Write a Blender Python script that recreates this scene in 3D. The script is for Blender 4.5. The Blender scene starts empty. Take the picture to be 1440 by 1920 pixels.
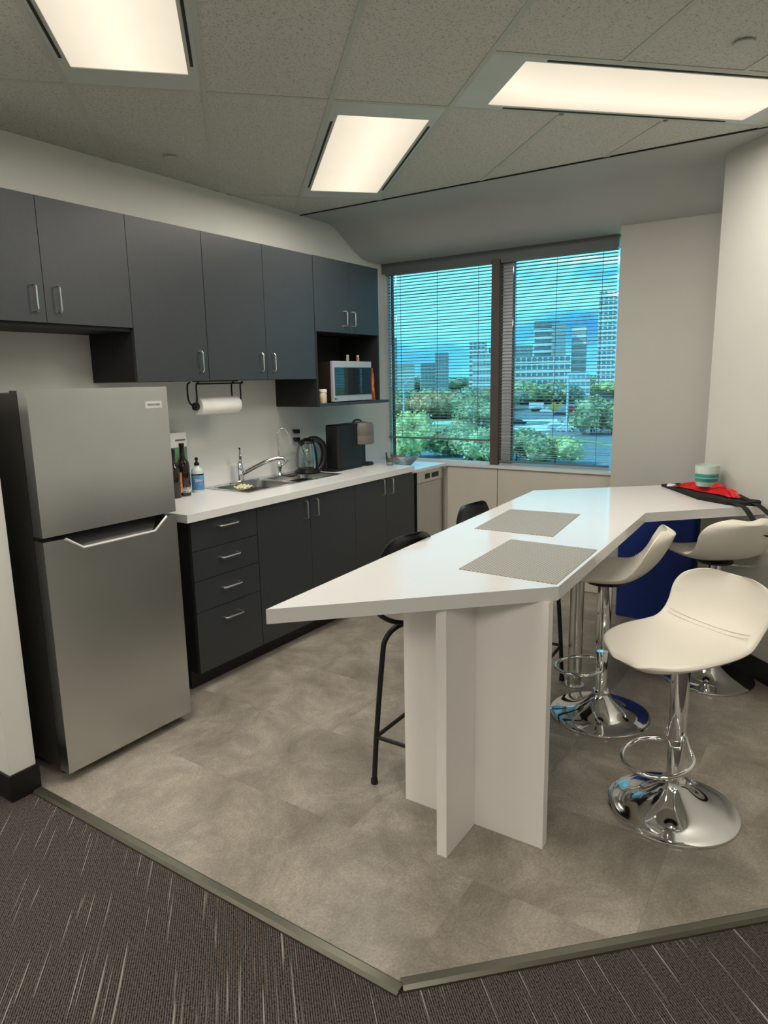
import bpy, bmesh, math, random
from mathutils import Vector, Matrix
random.seed(7)
S = bpy.context.scene
COL = S.collection
pi = math.pi

# ------------------------------------------------------------------ camera
F_PX, YAW, PITCH, ROLL, EYE = 1290.278, 0.587784, 0.189503, -0.018687, 1.55
fw = Vector((math.cos(YAW)*math.cos(PITCH), math.sin(YAW)*math.cos(PITCH), -math.sin(PITCH)))
r0 = Vector((math.sin(YAW), -math.cos(YAW), 0)); u0 = r0.cross(fw)
rt = math.cos(ROLL)*r0 + math.sin(ROLL)*u0
up = -math.sin(ROLL)*r0 + math.cos(ROLL)*u0
cd = bpy.data.cameras.new('camera'); cam = bpy.data.objects.new('camera', cd); COL.objects.link(cam)
cd.sensor_fit = 'HORIZONTAL'; cd.sensor_width = 36.0; cd.lens = 36.0*F_PX/1440.0
cd.clip_start = .05; cd.clip_end = 3000
M = Matrix(((rt.x, up.x, -fw.x, 0), (rt.y, up.y, -fw.y, 0), (rt.z, up.z, -fw.z, EYE), (0, 0, 0, 1)))
cam.matrix_world = M
S.camera = cam

# ------------------------------------------------------------------ world, sun, exposure
S.view_settings.view_transform = 'Standard'; S.view_settings.look = 'None'
S.view_settings.gamma = 1.0; S.view_settings.use_curve_mapping = False
S.view_settings.exposure = 0.0
LAMP = 1.05           # glow of the ceiling diffusers
WATT = 21.0           # lamp inside each fitting
SKY = 5.2
W = bpy.data.worlds.new('sky'); S.world = W; W.use_nodes = True
nt = W.node_tree; nt.nodes.clear()
def N(nt, t, **k):
    n = nt.nodes.new(t)
    for a, b in k.items():
        if a == 'i':
            for kk, v in b.items(): n.inputs[kk].default_value = v
        else: setattr(n, a, b)
    return n
L = lambda nt, a, b: nt.links.new(a, b)
tc = N(nt, 'ShaderNodeTexCoord')
mp = N(nt, 'ShaderNodeMapping', i={'Scale': (1.6, 1.6, 5.5), 'Location': (2.3, 0.4, 0.9)})
L(nt, tc.outputs['Generated'], mp.inputs[0])
ns = N(nt, 'ShaderNodeTexNoise', i={'Scale': 2.3, 'Detail': 7, 'Roughness': .52, 'Distortion': .35})
L(nt, mp.outputs[0], ns.inputs['Vector'])
cr = N(nt, 'ShaderNodeValToRGB')
e = cr.color_ramp.elements
e[0].position = .40; e[0].color = (.05, .26, .60, 1)
e[1].position = .58; e[1].color = (.46, .84, .94, 1)
m_ = e.new(.49); m_.color = (.13, .50, .84, 1)
L(nt, ns.outputs[0], cr.inputs[0])
sx_ = N(nt, 'ShaderNodeSeparateXYZ'); L(nt, tc.outputs['Generated'], sx_.inputs[0])
hz_ = N(nt, 'ShaderNodeMapRange', i={'From Min': 0., 'From Max': .075, 'To Min': .80, 'To Max': 0.}); L(nt, sx_.outputs[2], hz_.inputs[0])
mxh = N(nt, 'ShaderNodeMixRGB', i={'Color2': (.26, .66, .80, 1)}); L(nt, hz_.outputs[0], mxh.inputs[0]); L(nt, cr.outputs[0], mxh.inputs[1])
bg = N(nt, 'ShaderNodeBackground', i={'Strength': SKY}); L(nt, mxh.outputs[0], bg.inputs[0])
wo = N(nt, 'ShaderNodeOutputWorld'); L(nt, bg.outputs[0], wo.inputs[0])
sd = bpy.data.lights.new('sun', 'SUN'); sd.energy = 12.0; sd.angle = .05; sd.color = (1, .95, .86)
so = bpy.data.objects.new('sun', sd); COL.objects.link(so)
so.rotation_euler = Vector((.55, -.45, -.62)).to_track_quat('-Z', 'Y').to_euler()

# ------------------------------------------------------------------ materials
MATS = {}
def mat(name, c, rough=.5, metal=0., bump=0., bscale=200., var=.04, vscale=8., spec=.5, emit=None, es=0., coat=0., aniso=None, trans=0., ior=1.45, alpha=1.):
    if name in MATS: return MATS[name]
    m = bpy.data.materials.new(name); m.use_nodes = True; t = m.node_tree
    p = t.nodes['Principled BSDF']
    p.inputs['Roughness'].default_value = rough; p.inputs['Metallic'].default_value = metal
    p.inputs['Specular IOR Level'].default_value = spec; p.inputs['Coat Weight'].default_value = coat
    p.inputs['Transmission Weight'].default_value = trans; p.inputs['IOR'].default_value = ior
    p.inputs['Alpha'].default_value = alpha
    g = N(t, 'ShaderNodeTexCoord')
    n = N(t, 'ShaderNodeTexNoise', i={'Scale': vscale, 'Detail': 4})
    L(t, g.outputs['Object'], n.inputs['Vector'])
    r = N(t, 'ShaderNodeValToRGB')
    r.color_ramp.elements[0].position = .3; r.color_ramp.elements[1].position = .7
    r.color_ramp.elements[0].color = tuple(max(0, v*(1-var)) for v in c)+(1,)
    r.color_ramp.elements[1].color = tuple(min(1, v*(1+var)) for v in c)+(1,)
    L(t, n.outputs[0], r.inputs[0]); L(t, r.outputs[0], p.inputs['Base Color'])
    if bump:
        src = g.outputs['Object']
        if aniso:
            mp = N(t, 'ShaderNodeMapping', i={'Scale': aniso}); L(t, src, mp.inputs[0]); src = mp.outputs[0]
        b = N(t, 'ShaderNodeTexNoise', i={'Scale': bscale, 'Detail': 3}); L(t, src, b.inputs['Vector'])
        bb = N(t, 'ShaderNodeBump', i={'Strength': bump, 'Distance': .002}); L(t, b.outputs[0], bb.inputs['Height'])
        L(t, bb.outputs[0], p.inputs['Normal'])
    if emit:
        p.inputs['Emission Color'].default_value = emit+(1,); p.inputs['Emission Strength'].default_value = es
    MATS[name] = m; return m

wallk = mat('wall_paint_lit', (.74, .75, .71), .75, bump=.10, bscale=180, var=.01)  # wall paint lightened, the brighter light on the kitchen side put into the colour
wallc = mat('column_paint_shaded', (.46, .455, .42), .75, bump=.10, bscale=180, var=.01)  # same wall paint darkened, the dimmer light on the column put into the colour
wallm = mat('wall_paint_shaded', (.55, .55, .51), .75, bump=.10, bscale=180, var=.01)  # same wall paint darkened for the dimmer right side
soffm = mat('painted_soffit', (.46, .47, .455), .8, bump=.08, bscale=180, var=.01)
coverm = mat('beige_panel', (.54, .51, .45), .6, var=.01)
blackbase = mat('black_vinyl_base', (.006, .006, .006), .5)
cab = mat('charcoal_laminate', (.034, .039, .044), .38, bump=.05, bscale=400, var=.06, vscale=60)
cabin = mat('cabinet_interior', (.014, .014, .015), .6)
black = mat('black_plastic', (.008, .008, .009), .32)
blackm = mat('black_metal', (.010, .010, .011), .4, spec=.4)
rubber = mat('black_rubber', (.012, .012, .012), .7)
chrome = mat('chrome', (.86, .87, .88), .06, 1.0, var=.005)
nickel = mat('brushed_nickel', (.72, .71, .68), .28, 1.0, var=.01)
steel = mat('brushed_stainless', (.58, .60, .60), .27, 1.0, bump=.10, bscale=60, aniso=(1, 1, 30), var=.02)
sinksteel = mat('sink_stainless', (.56, .56, .54), .22, 1.0, bump=.05, bscale=80, var=.02)
fridgeside = mat('fridge_side_grey', (.055, .052, .045), .42, .35, bump=.08, bscale=300)
gasket = mat('dark_gasket', (.02, .02, .02), .6)
whitelam = mat('white_laminate', (.80, .80, .80), .24, var=.005, spec=.55)
tablew = mat('white_table_top', (.72, .72, .72), .13, var=.005, spec=.8)
legw = mat('white_table_leg', (.82, .79, .77), .45, var=.01)
leather = mat('white_leatherette', (.73, .69, .61), .42, bump=.12, bscale=260, var=.015)
white = mat('white_plastic', (.80, .80, .78), .4)
paper = mat('paper_towel', (.86, .85, .80), .9, bump=.35, bscale=160)
blindm = mat('blind_aluminium', (.42, .44, .45), .38, .2)
framem = mat('window_frame_bronze', (.085, .070, .062), .5)
framew = mat('window_frame_grey', (.62, .66, .68), .45)
headm = mat('blind_headrail', (.13, .15, .155), .5)
bluem = mat('blue_plastic', (.006, .030, .20), .42)
gridm = mat('ceiling_grid_metal', (.50, .52, .47), .5)
fixm = mat('light_frame', (.58, .61, .58), .45)
slotm = mat('air_slot', (.01, .01, .01), .6)
brownglass = mat('dark_brown_glass', (.012, .006, .004), .12, coat=.5)
thresh = mat('metal_edge_strip', (.15, .15, .12), .33, .75, bump=.05, bscale=200)

def diffuser_mat():
    m = bpy.data.materials.new('lit_diffuser'); m.use_nodes = True; t = m.node_tree; t.nodes.clear()
    g = N(t, 'ShaderNodeTexCoord'); s = N(t, 'ShaderNodeSeparateXYZ'); L(t, g.outputs['Object'], s.inputs[0])
    # a tube runs along the middle of the lens: brighter there, dimmer at the rim
    a = N(t, 'ShaderNodeMath', operation='ABSOLUTE'); L(t, s.outputs[0], a.inputs[0])
    r = N(t, 'ShaderNodeMapRange', i={'From Min': 0, 'From Max': .21, 'To Min': 1.12, 'To Max': .80}); L(t, a.outputs[0], r.inputs[0])
    n = N(t, 'ShaderNodeTexNoise', i={'Scale': 9.}); L(t, g.outputs['Object'], n.inputs['Vector'])
    mm = N(t, 'ShaderNodeMapRange', i={'To Min': .97, 'To Max': 1.03}); L(t, n.outputs[0], mm.inputs[0])
    k = N(t, 'ShaderNodeMath', operation='MULTIPLY'); L(t, r.outputs[0], k.inputs[0]); L(t, mm.outputs[0], k.inputs[1])
    k2 = N(t, 'ShaderNodeMath', operation='MULTIPLY', i={1: LAMP}); L(t, k.outputs[0], k2.inputs[0])
    em = N(t, 'ShaderNodeEmission', i={'Color': (1, .885, .69, 1)}); L(t, k2.outputs[0], em.inputs[1])
    o = N(t, 'ShaderNodeOutputMaterial'); L(t, em.outputs[0], o.inputs[0]); return m
diffuser = diffuser_mat()

def glass_mat(name, tint, refl=.07):
    m = bpy.data.materials.new(name); m.use_nodes = True; t = m.node_tree; t.nodes.clear()
    tr = N(t, 'ShaderNodeBsdfTransparent', i={'Color': tint+(1,)}); gl = N(t, 'ShaderNodeBsdfGlossy', i={'Roughness': .03})
    n = N(t, 'ShaderNodeTexNoise', i={'Scale': 3.}); r = N(t, 'ShaderNodeMapRange', i={'To Min': .02, 'To Max': .05}); L(t, n.outputs[0], r.inputs[0]); L(t, r.outputs[0], gl.inputs['Roughness'])
    lw = N(t, 'ShaderNodeLayerWeight', i={'Blend': .25}); mr = N(t, 'ShaderNodeMapRange', i={'To Min': refl, 'To Max': .8}); L(t, lw.outputs['Fresnel'], mr.inputs[0])
    mx = N(t, 'ShaderNodeMixShader'); L(t, mr.outputs[0], mx.inputs[0]); L(t, tr.outputs[0], mx.inputs[1]); L(t, gl.outputs[0], mx.inputs[2])
    o = N(t, 'ShaderNodeOutputMaterial'); L(t, mx.outputs[0], o.inputs[0]); return m
winglass = glass_mat('tinted_window_glass', (.36, .55, .58), .03)
clearglass = glass_mat('clear_glass', (.90, .95, .95), .07)

def speck_mat(name, base, dark, scale=260., rough=.9):
    """mineral fibre tile: pale with small dark fissures"""
    m = bpy.data.materials.new(name); m.use_nodes = True; t = m.node_tree; p = t.nodes['Principled BSDF']
    p.inputs['Roughness'].default_value = rough
    g = N(t, 'ShaderNodeTexCoord')
    n = N(t, 'ShaderNodeTexNoise', i={'Scale': scale, 'Detail': 2, 'Roughness': .6}); L(t, g.outputs['Object'], n.inputs['Vector'])
    r = N(t, 'ShaderNodeValToRGB'); r.color_ramp.elements[0].position = .33; r.color_ramp.elements[0].color = dark+(1,)
    r.color_ramp.elements[1].position = .46; r.color_ramp.elements[1].color = base+(1,)
    L(t, n.outputs[0], r.inputs[0]); L(t, r.outputs[0], p.inputs['Base Color'])
    b = N(t, 'ShaderNodeBump', i={'Strength': .5, 'Distance': .002}); L(t, n.outputs[0], b.inputs['Height']); L(t, b.outputs[0], p.inputs['Normal'])
    return m
tilem = speck_mat('mineral_fibre_tile', (.60, .60, .55), (.36, .355, .31), 150.)

def vinyl_mat():
    m = bpy.data.materials.new('stone_vinyl_tile'); m.use_nodes = True; t = m.node_tree; p = t.nodes['Principled BSDF']
    g = N(t, 'ShaderNodeTexCoord'); oi = N(t, 'ShaderNodeObjectInfo')
    off = N(t, 'ShaderNodeVectorMath', operation='SCALE'); 
    cmb = N(t, 'ShaderNodeCombineXYZ'); L(t, oi.outputs['Random'], cmb.inputs[0]); L(t, oi.outputs['Random'], cmb.inputs[1])
    L(t, cmb.outputs[0], off.inputs[0]); off.inputs['Scale'].default_value = 40.
    ad = N(t, 'ShaderNodeVectorMath', operation='ADD'); L(t, g.outputs['Object'], ad.inputs[0]); L(t, off.outputs[0], ad.inputs[1])
    n1 = N(t, 'ShaderNodeTexNoise', i={'Scale': 3.4, 'Detail': 12, 'Roughness': .72, 'Distortion': .5}); L(t, ad.outputs[0], n1.inputs['Vector'])
    n2 = N(t, 'ShaderNodeTexNoise', i={'Scale': 120., 'Detail': 3, 'Roughness': .7}); L(t, ad.outputs[0], n2.inputs['Vector'])
    r = N(t, 'ShaderNodeValToRGB'); e = r.color_ramp.elements
    e[0].position = .30; e[0].color = (.180, .158, .130, 1); e[1].position = .70; e[1].color = (.44, .40, .335, 1)
    q = e.new(.5); q.color = (.290, .260, .218, 1)
    L(t, n1.outputs[0], r.inputs[0])
    r2 = N(t, 'ShaderNodeMapRange', i={'From Min': .25, 'From Max': .75, 'To Min': .70, 'To Max': 1.3}); L(t, n2.outputs[0], r2.inputs[0])
    r3 = N(t, 'ShaderNodeMapRange', i={'To Min': .93, 'To Max': 1.07}); L(t, oi.outputs['Random'], r3.inputs[0])
    mu = N(t, 'ShaderNodeMath', operation='MULTIPLY'); L(t, r2.outputs[0], mu.inputs[0]); L(t, r3.outputs[0], mu.inputs[1])
    vm = N(t, 'ShaderNodeVectorMath', operation='SCALE'); L(t, r.outputs[0], vm.inputs[0]); L(t, mu.outputs[0], vm.inputs['Scale'])
    L(t, vm.outputs[0], p.inputs['Base Color'])
    p.inputs['Roughness'].default_value = .30; p.inputs['Specular IOR Level'].default_value = .5
    n3 = N(t, 'ShaderNodeTexNoise', i={'Scale': 55., 'Detail': 5, 'Roughness': .6}); L(t, ad.outputs[0], n3.inputs['Vector'])
    b = N(t, 'ShaderNodeBump', i={'Strength': .22, 'Distance': .003}); L(t, n3.outputs[0], b.inputs['Height']); L(t, b.outputs[0], p.inputs['Normal'])
    return m
vinyl = vinyl_mat()

def carpet_mat():
    m = bpy.data.materials.new('striped_loop_carpet'); m.use_nodes = True; t = m.node_tree; p = t.nodes['Principled BSDF']
    p.inputs['Roughness'].default_value = .95; p.inputs['Specular IOR Level'].default_value = .1
    g = N(t, 'ShaderNodeTexCoord')
    rot = N(t, 'ShaderNodeMapping', i={'Rotation': (0, 0, -pi/4)}); L(t, g.outputs['Object'], rot.inputs[0])   # x along the stripes
    def ns(sx, sy, det=1, dist=0.):
        mm = N(t, 'ShaderNodeMapping', i={'Scale': (sx, sy, 1)}); L(t, rot.outputs[0], mm.inputs[0])
        n = N(t, 'ShaderNodeTexNoise', i={'Scale': 1., 'Detail': det, 'Distortion': dist}); L(t, mm.outputs[0], n.inputs['Vector']); return n
    streak = ns(2.2, 140.); rows = ns(14., 330.); loops = ns(170., 170., 2); broad = ns(2., 14., 2)
    base = N(t, 'ShaderNodeValToRGB'); e = base.color_ramp.elements
    e[0].position = .30; e[0].color = (.010, .009, .009, 1); e[1].position = .68; e[1].color = (.125, .106, .096, 1)
    sp = N(t, 'ShaderNodeSeparateXYZ'); L(t, rot.outputs[0], sp.inputs[0])
    def wav(out, per):
        k = N(t, 'ShaderNodeMath', operation='MULTIPLY', i={1: 2*pi/per}); L(t, out, k.inputs[0]); k2 = N(t, 'ShaderNodeMath', operation='SINE'); L(t, k.outputs[0], k2.inputs[0])
        k3 = N(t, 'ShaderNodeMath', operation='MULTIPLY_ADD', i={1: .5, 2: .5}); L(t, k2.outputs[0], k3.inputs[0]); return k3
    rib = wav(sp.outputs[1], .0062)
    mixf = N(t, 'ShaderNodeMath', operation='ADD'); a = N(t, 'ShaderNodeMath', operation='MULTIPLY', i={1: .30}); L(t, rib.outputs[0], a.inputs[0])
    b = N(t, 'ShaderNodeMath', operation='MULTIPLY', i={1: .70}); L(t, loops.outputs[0], b.inputs[0]); L(t, a.outputs[0], mixf.inputs[0]); L(t, b.outputs[0], mixf.inputs[1])
    L(t, mixf.outputs[0], base.inputs[0])
    st = N(t, 'ShaderNodeMapRange', i={'From Min': .662, 'From Max': .70}); L(t, streak.outputs[0], st.inputs[0])
    mx = N(t, 'ShaderNodeMixRGB', i={'Color2': (.30, .28, .26, 1)}); L(t, st.outputs[0], mx.inputs[0]); L(t, base.outputs[0], mx.inputs[1])
    L(t, mx.outputs[0], p.inputs['Base Color'])
    bm_ = N(t, 'ShaderNodeBump', i={'Strength': .8, 'Distance': .004}); L(t, mixf.outputs[0], bm_.inputs['Height']); L(t, bm_.outputs[0], p.inputs['Normal'])
    return m
carpet = carpet_mat()

def weave_mat():
    m = bpy.data.materials.new('woven_placemat'); m.use_nodes = True; t = m.node_tree; p = t.nodes['Principled BSDF']
    p.inputs['Roughness'].default_value = .5; p.inputs['Metallic'].default_value = .2
    g = N(t, 'ShaderNodeTexCoord')
    mp = N(t, 'ShaderNodeMapping', i={'Scale': (125, 125, 125)}); L(t, g.outputs['Object'], mp.inputs[0])
    c = N(t, 'ShaderNodeTexChecker', i={'Scale': 1., 'Color1': (.50, .47, .41, 1), 'Color2': (.17, .155, .13, 1)}); L(t, mp.outputs[0], c.inputs['Vector'])
    n = N(t, 'ShaderNodeTexNoise', i={'Scale': 90.}); L(t, g.outputs['Object'], n.inputs['Vector'])
    mx = N(t, 'ShaderNodeMixRGB', i={'Fac': .35, 'Color2': (.30, .29, .26, 1)}); L(t, c.outputs[0], mx.inputs[1]); L(t, mx.outputs[0], p.inputs['Base Color'])
    b = N(t, 'ShaderNodeBump', i={'Strength': .5, 'Distance': .001}); L(t, c.outputs[1], b.inputs['Height']); L(t, b.outputs[0], p.inputs['Normal'])
    return m
weave = weave_mat()

# ------------------------------------------------------------------ mesh helpers
def BM(): return bmesh.new()
def box(bm, x0, x1, y0, y1, z0, z1):
    v = [bm.verts.new((x, y, z)) for x in (x0, x1) for y in (y0, y1) for z in (z0, z1)]
    for f in ((0,1,3,2), (4,6,7,5), (0,4,5,1), (2,3,7,6), (0,2,6,4), (1,5,7,3)): bm.faces.new([v[i] for i in f])
    return bm
def prism(bm, poly, z0, z1):
    a = [bm.verts.new((x, y, z0)) for x, y in poly]; b = [bm.verts.new((x, y, z1)) for x, y in poly]
    n = len(poly); bm.faces.new(a[::-1]); bm.faces.new(b)
    for i in range(n): bm.faces.new((a[i], a[(i+1) % n], b[(i+1) % n], b[i]))
    return bm
def prism_y(bm, poly, y0, y1):      # polygon in x,z extruded along y
    a = [bm.verts.new((x, y0, z)) for x, z in poly]; b = [bm.verts.new((x, y1, z)) for x, z in poly]
    n = len(poly); bm.faces.new(a); bm.faces.new(b[::-1])
    for i in range(n): bm.faces.new((a[i], b[i], b[(i+1) % n], a[(i+1) % n]))
    return bm
def rings(bm, rs, cap0=True, cap1=True, closed=True):
    vs = [[bm.verts.new(p) for p in r] for r in rs]; n = len(rs[0])
    for a, b in zip(vs, vs[1:]):
        for i in range(n if closed else n-1): bm.faces.new((a[i], a[(i+1) % n], b[(i+1) % n], b[i]))
    if cap0: bm.faces.new(vs[0][::-1])
    if cap1: bm.faces.new(vs[-1])
    return bm
def lathe(bm, prof, c=(0, 0, 0), seg=28, cap0=True, cap1=True):
    rs = [[(c[0]+r*math.cos(2*pi*i/seg), c[1]+r*math.sin(2*pi*i/seg), c[2]+z) for i in range(seg)] for r, z in prof]
    return rings(bm, rs, cap0, cap1)
def tube(bm, pts, r, seg=10, cyc=False):
    pts = [Vector(p) for p in pts]; n = len(pts); rs = []
    rad = r if isinstance(r, (list, tuple)) else [r]*n
    ref = None
    for i, p in enumerate(pts):
        if cyc: d = pts[(i+1) % n]-pts[i-1]
        else: d = pts[min(i+1, n-1)]-pts[max(i-1, 0)]
        d.normalize()
        if ref is None: ref = Vector((0, 0, 1)) if abs(d.z) < .9 else Vector((1, 0, 0))
        a = (ref-d*ref.dot(d)).normalized(); b = d.cross(a); ref = a
        rs.append([p+(a*math.cos(2*pi*k/seg)+b*math.sin(2*pi*k/seg))*rad[i] for k in range(seg)])
    if cyc: return rings(bm, rs+[rs[0]], False, False)
    return rings(bm, rs)
def smooth_path(pts, k=6):
    """Catmull-Rom through the points"""
    P = [Vector(p) for p in pts]; out = []
    for i in range(len(P)-1):
        a = P[max(i-1, 0)]; b = P[i]; c = P[i+1]; d = P[min(i+2, len(P)-1)]
        for j in range(k):
            t = j/k; out.append(.5*((2*b)+(c-a)*t+(2*a-5*b+4*c-d)*t*t+(3*b-a-3*c+d)*t**3))
    out.append(P[-1]); return out
def obj(name, bm, m, parent=None, smooth=False, bev=0., kind=None, off=None):
    """link bm as one mesh object; with a parent, world-space verts are shifted to the root's base"""
    if bev:
        ed = [e for e in bm.edges if len(e.link_faces) == 2 and e.calc_face_angle(0) > .7]
        bmesh.ops.bevel(bm, geom=ed, offset=bev, segments=2, affect='EDGES', profile=.6)
    bmesh.ops.recalc_face_normals(bm, faces=bm.faces)
    if off is None and parent is not None: off = parent.get('_o', None) or (0, 0, 0)
    if off is not None and any(off): bmesh.ops.translate(bm, verts=bm.verts, vec=(-off[0], -off[1], -off[2]))
    me = bpy.data.meshes.new(name); bm.to_mesh(me); bm.free()
    if smooth:
        me.shade_smooth()
        try: me.set_sharp_from_angle(angle=.7)
        except Exception: pass
    me.materials.append(m)
    o = bpy.data.objects.new(name, me); COL.objects.link(o)
    if parent is not None:
        o.parent = parent
        if parent.get('_o', None): o['_o'] = parent['_o']
    if kind: o['kind'] = kind
    return o
def thing(name, label, cat, loc=(0, 0, 0), rot=0., group=None, local=False):
    o = bpy.data.objects.new(name, None); COL.objects.link(o); o.location = loc; o.rotation_euler = (0, 0, rot)
    o.empty_display_size = .05
    o['label'] = label; o['category'] = cat
    if group: o['group'] = group
    if not local: o['_o'] = list(loc)
    return o
def tag(o, label, cat, group=None):
    o['label'] = label; o['category'] = cat
    if group: o['group'] = group
    return o
def place(o, loc):
    """give a one-mesh thing its origin at its base"""
    for v in o.data.vertices: v.co -= Vector(loc)
    o.location = loc; return o
def struct(name, bm, m, **k): return obj(name, bm, m, kind='structure', **k)
def copytree(o, parent=None, loc=None, rot=None, label=None):
    c = o.copy(); COL.objects.link(c)
    if parent is not None: c.parent = parent
    for ch in list(o.children): copytree(ch, c)
    if loc is not None: c.location = loc
    if rot is not None: c.rotation_euler = (0, 0, rot)
    if label: c['label'] = label
    return c
def text(name, s, size, m, parent, matw, ext=.0004):
    cu = bpy.data.curves.new(name, 'FONT'); cu.body = s; cu.size = size; cu.extrude = ext; cu.align_x = 'CENTER'; cu.align_y = 'CENTER'
    t = bpy.data.objects.new(name, cu); COL.objects.link(t)
    bpy.context.view_layer.update()
    me = bpy.data.meshes.new_from_object(t.evaluated_get(bpy.context.evaluated_depsgraph_get()))
    bpy.data.objects.remove(t)
    me.transform(matw); me.transform(Matrix.Translation(-Vector(parent.get('_o', (0, 0, 0)))))
    me.materials.clear(); me.materials.append(m)
    o = bpy.data.objects.new(name, me); COL.objects.link(o); o.parent = parent; return o
FACE_NY = Matrix(((1, 0, 0, 0), (0, 0, -1, 0), (0, 1, 0, 0), (0, 0, 0, 1)))   # text facing -Y

# ------------------------------------------------------------------ room measures
WY = 3.23        # kitchen wall
WX = 4.915       # window plane
ZC = 2.668       # ceiling
CX = 3.88        # end of the tiled ceiling
CF = 4.65        # face of the column beside the window
SW = 3.56        # right wall: x - y = SW
PC = (4.185, .625)   # outside corner of the right wall
XB, YB = -3.6, -4.2

# walls
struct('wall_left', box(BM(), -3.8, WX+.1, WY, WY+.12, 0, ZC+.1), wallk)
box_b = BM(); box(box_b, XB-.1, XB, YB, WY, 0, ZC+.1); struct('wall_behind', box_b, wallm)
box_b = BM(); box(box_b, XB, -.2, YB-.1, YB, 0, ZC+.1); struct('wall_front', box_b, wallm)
q = 2**.5
poly = [PC, (PC[0]-5.2, PC[1]-5.2), (PC[0]-5.2+.14, PC[1]-5.2-.14), (PC[0]+.02, PC[1]-.06), (WX+.1, PC[1]-.06), (WX+.1, PC[1])]
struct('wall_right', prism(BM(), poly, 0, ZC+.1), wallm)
poly = [(PC[0]-.004, PC[1]+.006), (PC[0]-5.2, PC[1]-5.2+.014), (PC[0]-5.2, PC[1]-5.2), (PC[0], PC[1])]
struct('baseboard_right', prism(BM(), poly, 0, .115), blackbase)
# window wall: lower cover, column, bits round the window
y0w, y1w = 1.338, WY
b = BM(); box(b, 4.83, 4.86, 2.172, 2.60, .004, .87); o = struct('wall_back', box(BM(), 4.86, WX+.1, 1.26, WY, 0, .87), coverm)
cp = obj('cover_panel', b, coverm, o, bev=.002); cp2 = obj('cover_panel', box(BM(), 4.83, 4.86, 1.27, 2.166, .004, .87), coverm, o, bev=.002)
struct('trim_1', box(BM(), 4.815, WX+.02, 1.27, 2.62, .872, .892), framew, bev=.003)
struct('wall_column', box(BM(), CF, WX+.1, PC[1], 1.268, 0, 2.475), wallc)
# soffit: flat strip, soft slope down, flat over the window
prof = [(CX, ZC), (4.12, ZC), (4.19, ZC-.004), (4.26, ZC-.020), (4.36, ZC-.072), (4.50, ZC-.150), (4.60, ZC-.190), (4.68, ZC-.200), (WX+.1, ZC-.200)]
b = BM(); top = prof+[(WX+.1, ZC+.1), (CX, ZC+.1)]
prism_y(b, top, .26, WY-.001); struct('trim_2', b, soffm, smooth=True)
b = BM(); box(b, CX-.006, CX+.002, -1., WY, ZC-.004, ZC+.02); struct('trim_3', b, slotm)
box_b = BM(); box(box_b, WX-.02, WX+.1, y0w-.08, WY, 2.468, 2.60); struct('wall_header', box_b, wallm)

# window frame + glass
o = struct('window_1', box(BM(), 4.875, 4.955, y0w, WY, 2.392, 2.468), headm)
obj('mullion', box(BM(), 4.862, 4.955, 2.186, 2.250, .892, 2.40), framem, o, bev=.003)
obj('side_jamb', box(BM(), 4.90, 4.955, 3.192, WY, .892, 2.392), framew, o)
obj('side_jamb', box(BM(), 4.93, 4.96, 2.110, 2.186, .892, 2.392), framew, o)
obj('side_jamb', box(BM(), 4.93, 4.955, 3.165, 3.178, .892, 2.392), framem, o)
obj('side_jamb', box(BM(), 4.93, 4.955, 2.098, 2.110, .892, 2.392), framem, o)
obj('sill_rail', box(BM(), 4.90, 4.955, y0w, WY, .880, .905), framew, o)
obj('glass_pane', box(BM(), 4.940, 4.946, 2.25, 3.19, .905, 2.392), winglass, o)
obj('glass_pane', box(BM(), 4.940, 4.946, y0w, 2.11, .905, 2.392), winglass, o)

# blinds
def blind(label, ya, yb, zb, zfull):
    t = thing('window_blind', label, 'blind', (4.885, (ya+yb)/2, 2.39), 0, 'venetian blinds in the window')
    obj('headrail', box(BM(), 4.866, 4.90, ya, yb, 2.372, 2.391), headm, t)
    # one shared slat mesh: curved, tilted
    tilt = math.radians(9); hw = .0125; n = 4; L2 = (yb-ya)/2-.004
    bm = BM(); rs = []
    for y in (-L2, L2):
        up_ = []; dn = []
        for i in range(n+1):
            s = -hw+2*hw*i/n; zz = .0022*(1-(s/hw)**2)
            x = s*math.cos(tilt)-0; z = -s*math.sin(tilt)+zz
            up_.append((x, y, z+.0005)); dn.append((x, y, z-.0005))
        rs.append(up_+dn[::-1])
    rings(bm, rs)
    bmesh.ops.recalc_face_normals(bm, faces=bm.faces)
    me = bpy.data.meshes.new('slat'); bm.to_mesh(me); bm.free(); me.materials.append(blindm)
    z = 2.355; k = 0
    while z > zb+.022:
        s = bpy.data.objects.new('slat', me); COL.objects.link(s); s.parent = t
        s.location = (random.uniform(-.0006, .0006), 0, z-2.39); s.rotation_euler = (random.uniform(-.0010, .0010), random.uniform(-.04, .04), 0)
        z -= .0235 if z > zfull else .0165; k += 1
    obj('bottom_rail', box(BM(), 4.874, 4.896, ya+.003, yb-.003, zb, zb+.014), headm, t, bev=.002)
    for f in (.12, .5, .86):
        y = ya+(yb-ya)*f
        obj('ladder_cord', box(BM(), 4.8835, 4.8865, y-.0012, y+.0012, zb+.01, 2.375), framem, t)
    obj('tilt_wand', tube(BM(), [(4.868, yb-.10, 2.37), (4.866, yb-.10, 1.62)], .003, 6), clearglass, t)
    return t
blind('slatted blind in the left window bay, raised a little above the sill', 2.254, 3.188, 1.070, 1.12)
blind('slatted blind in the right window bay, lowered almost to the sill', y0w+.004, 2.180, .915, 1.02)

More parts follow.
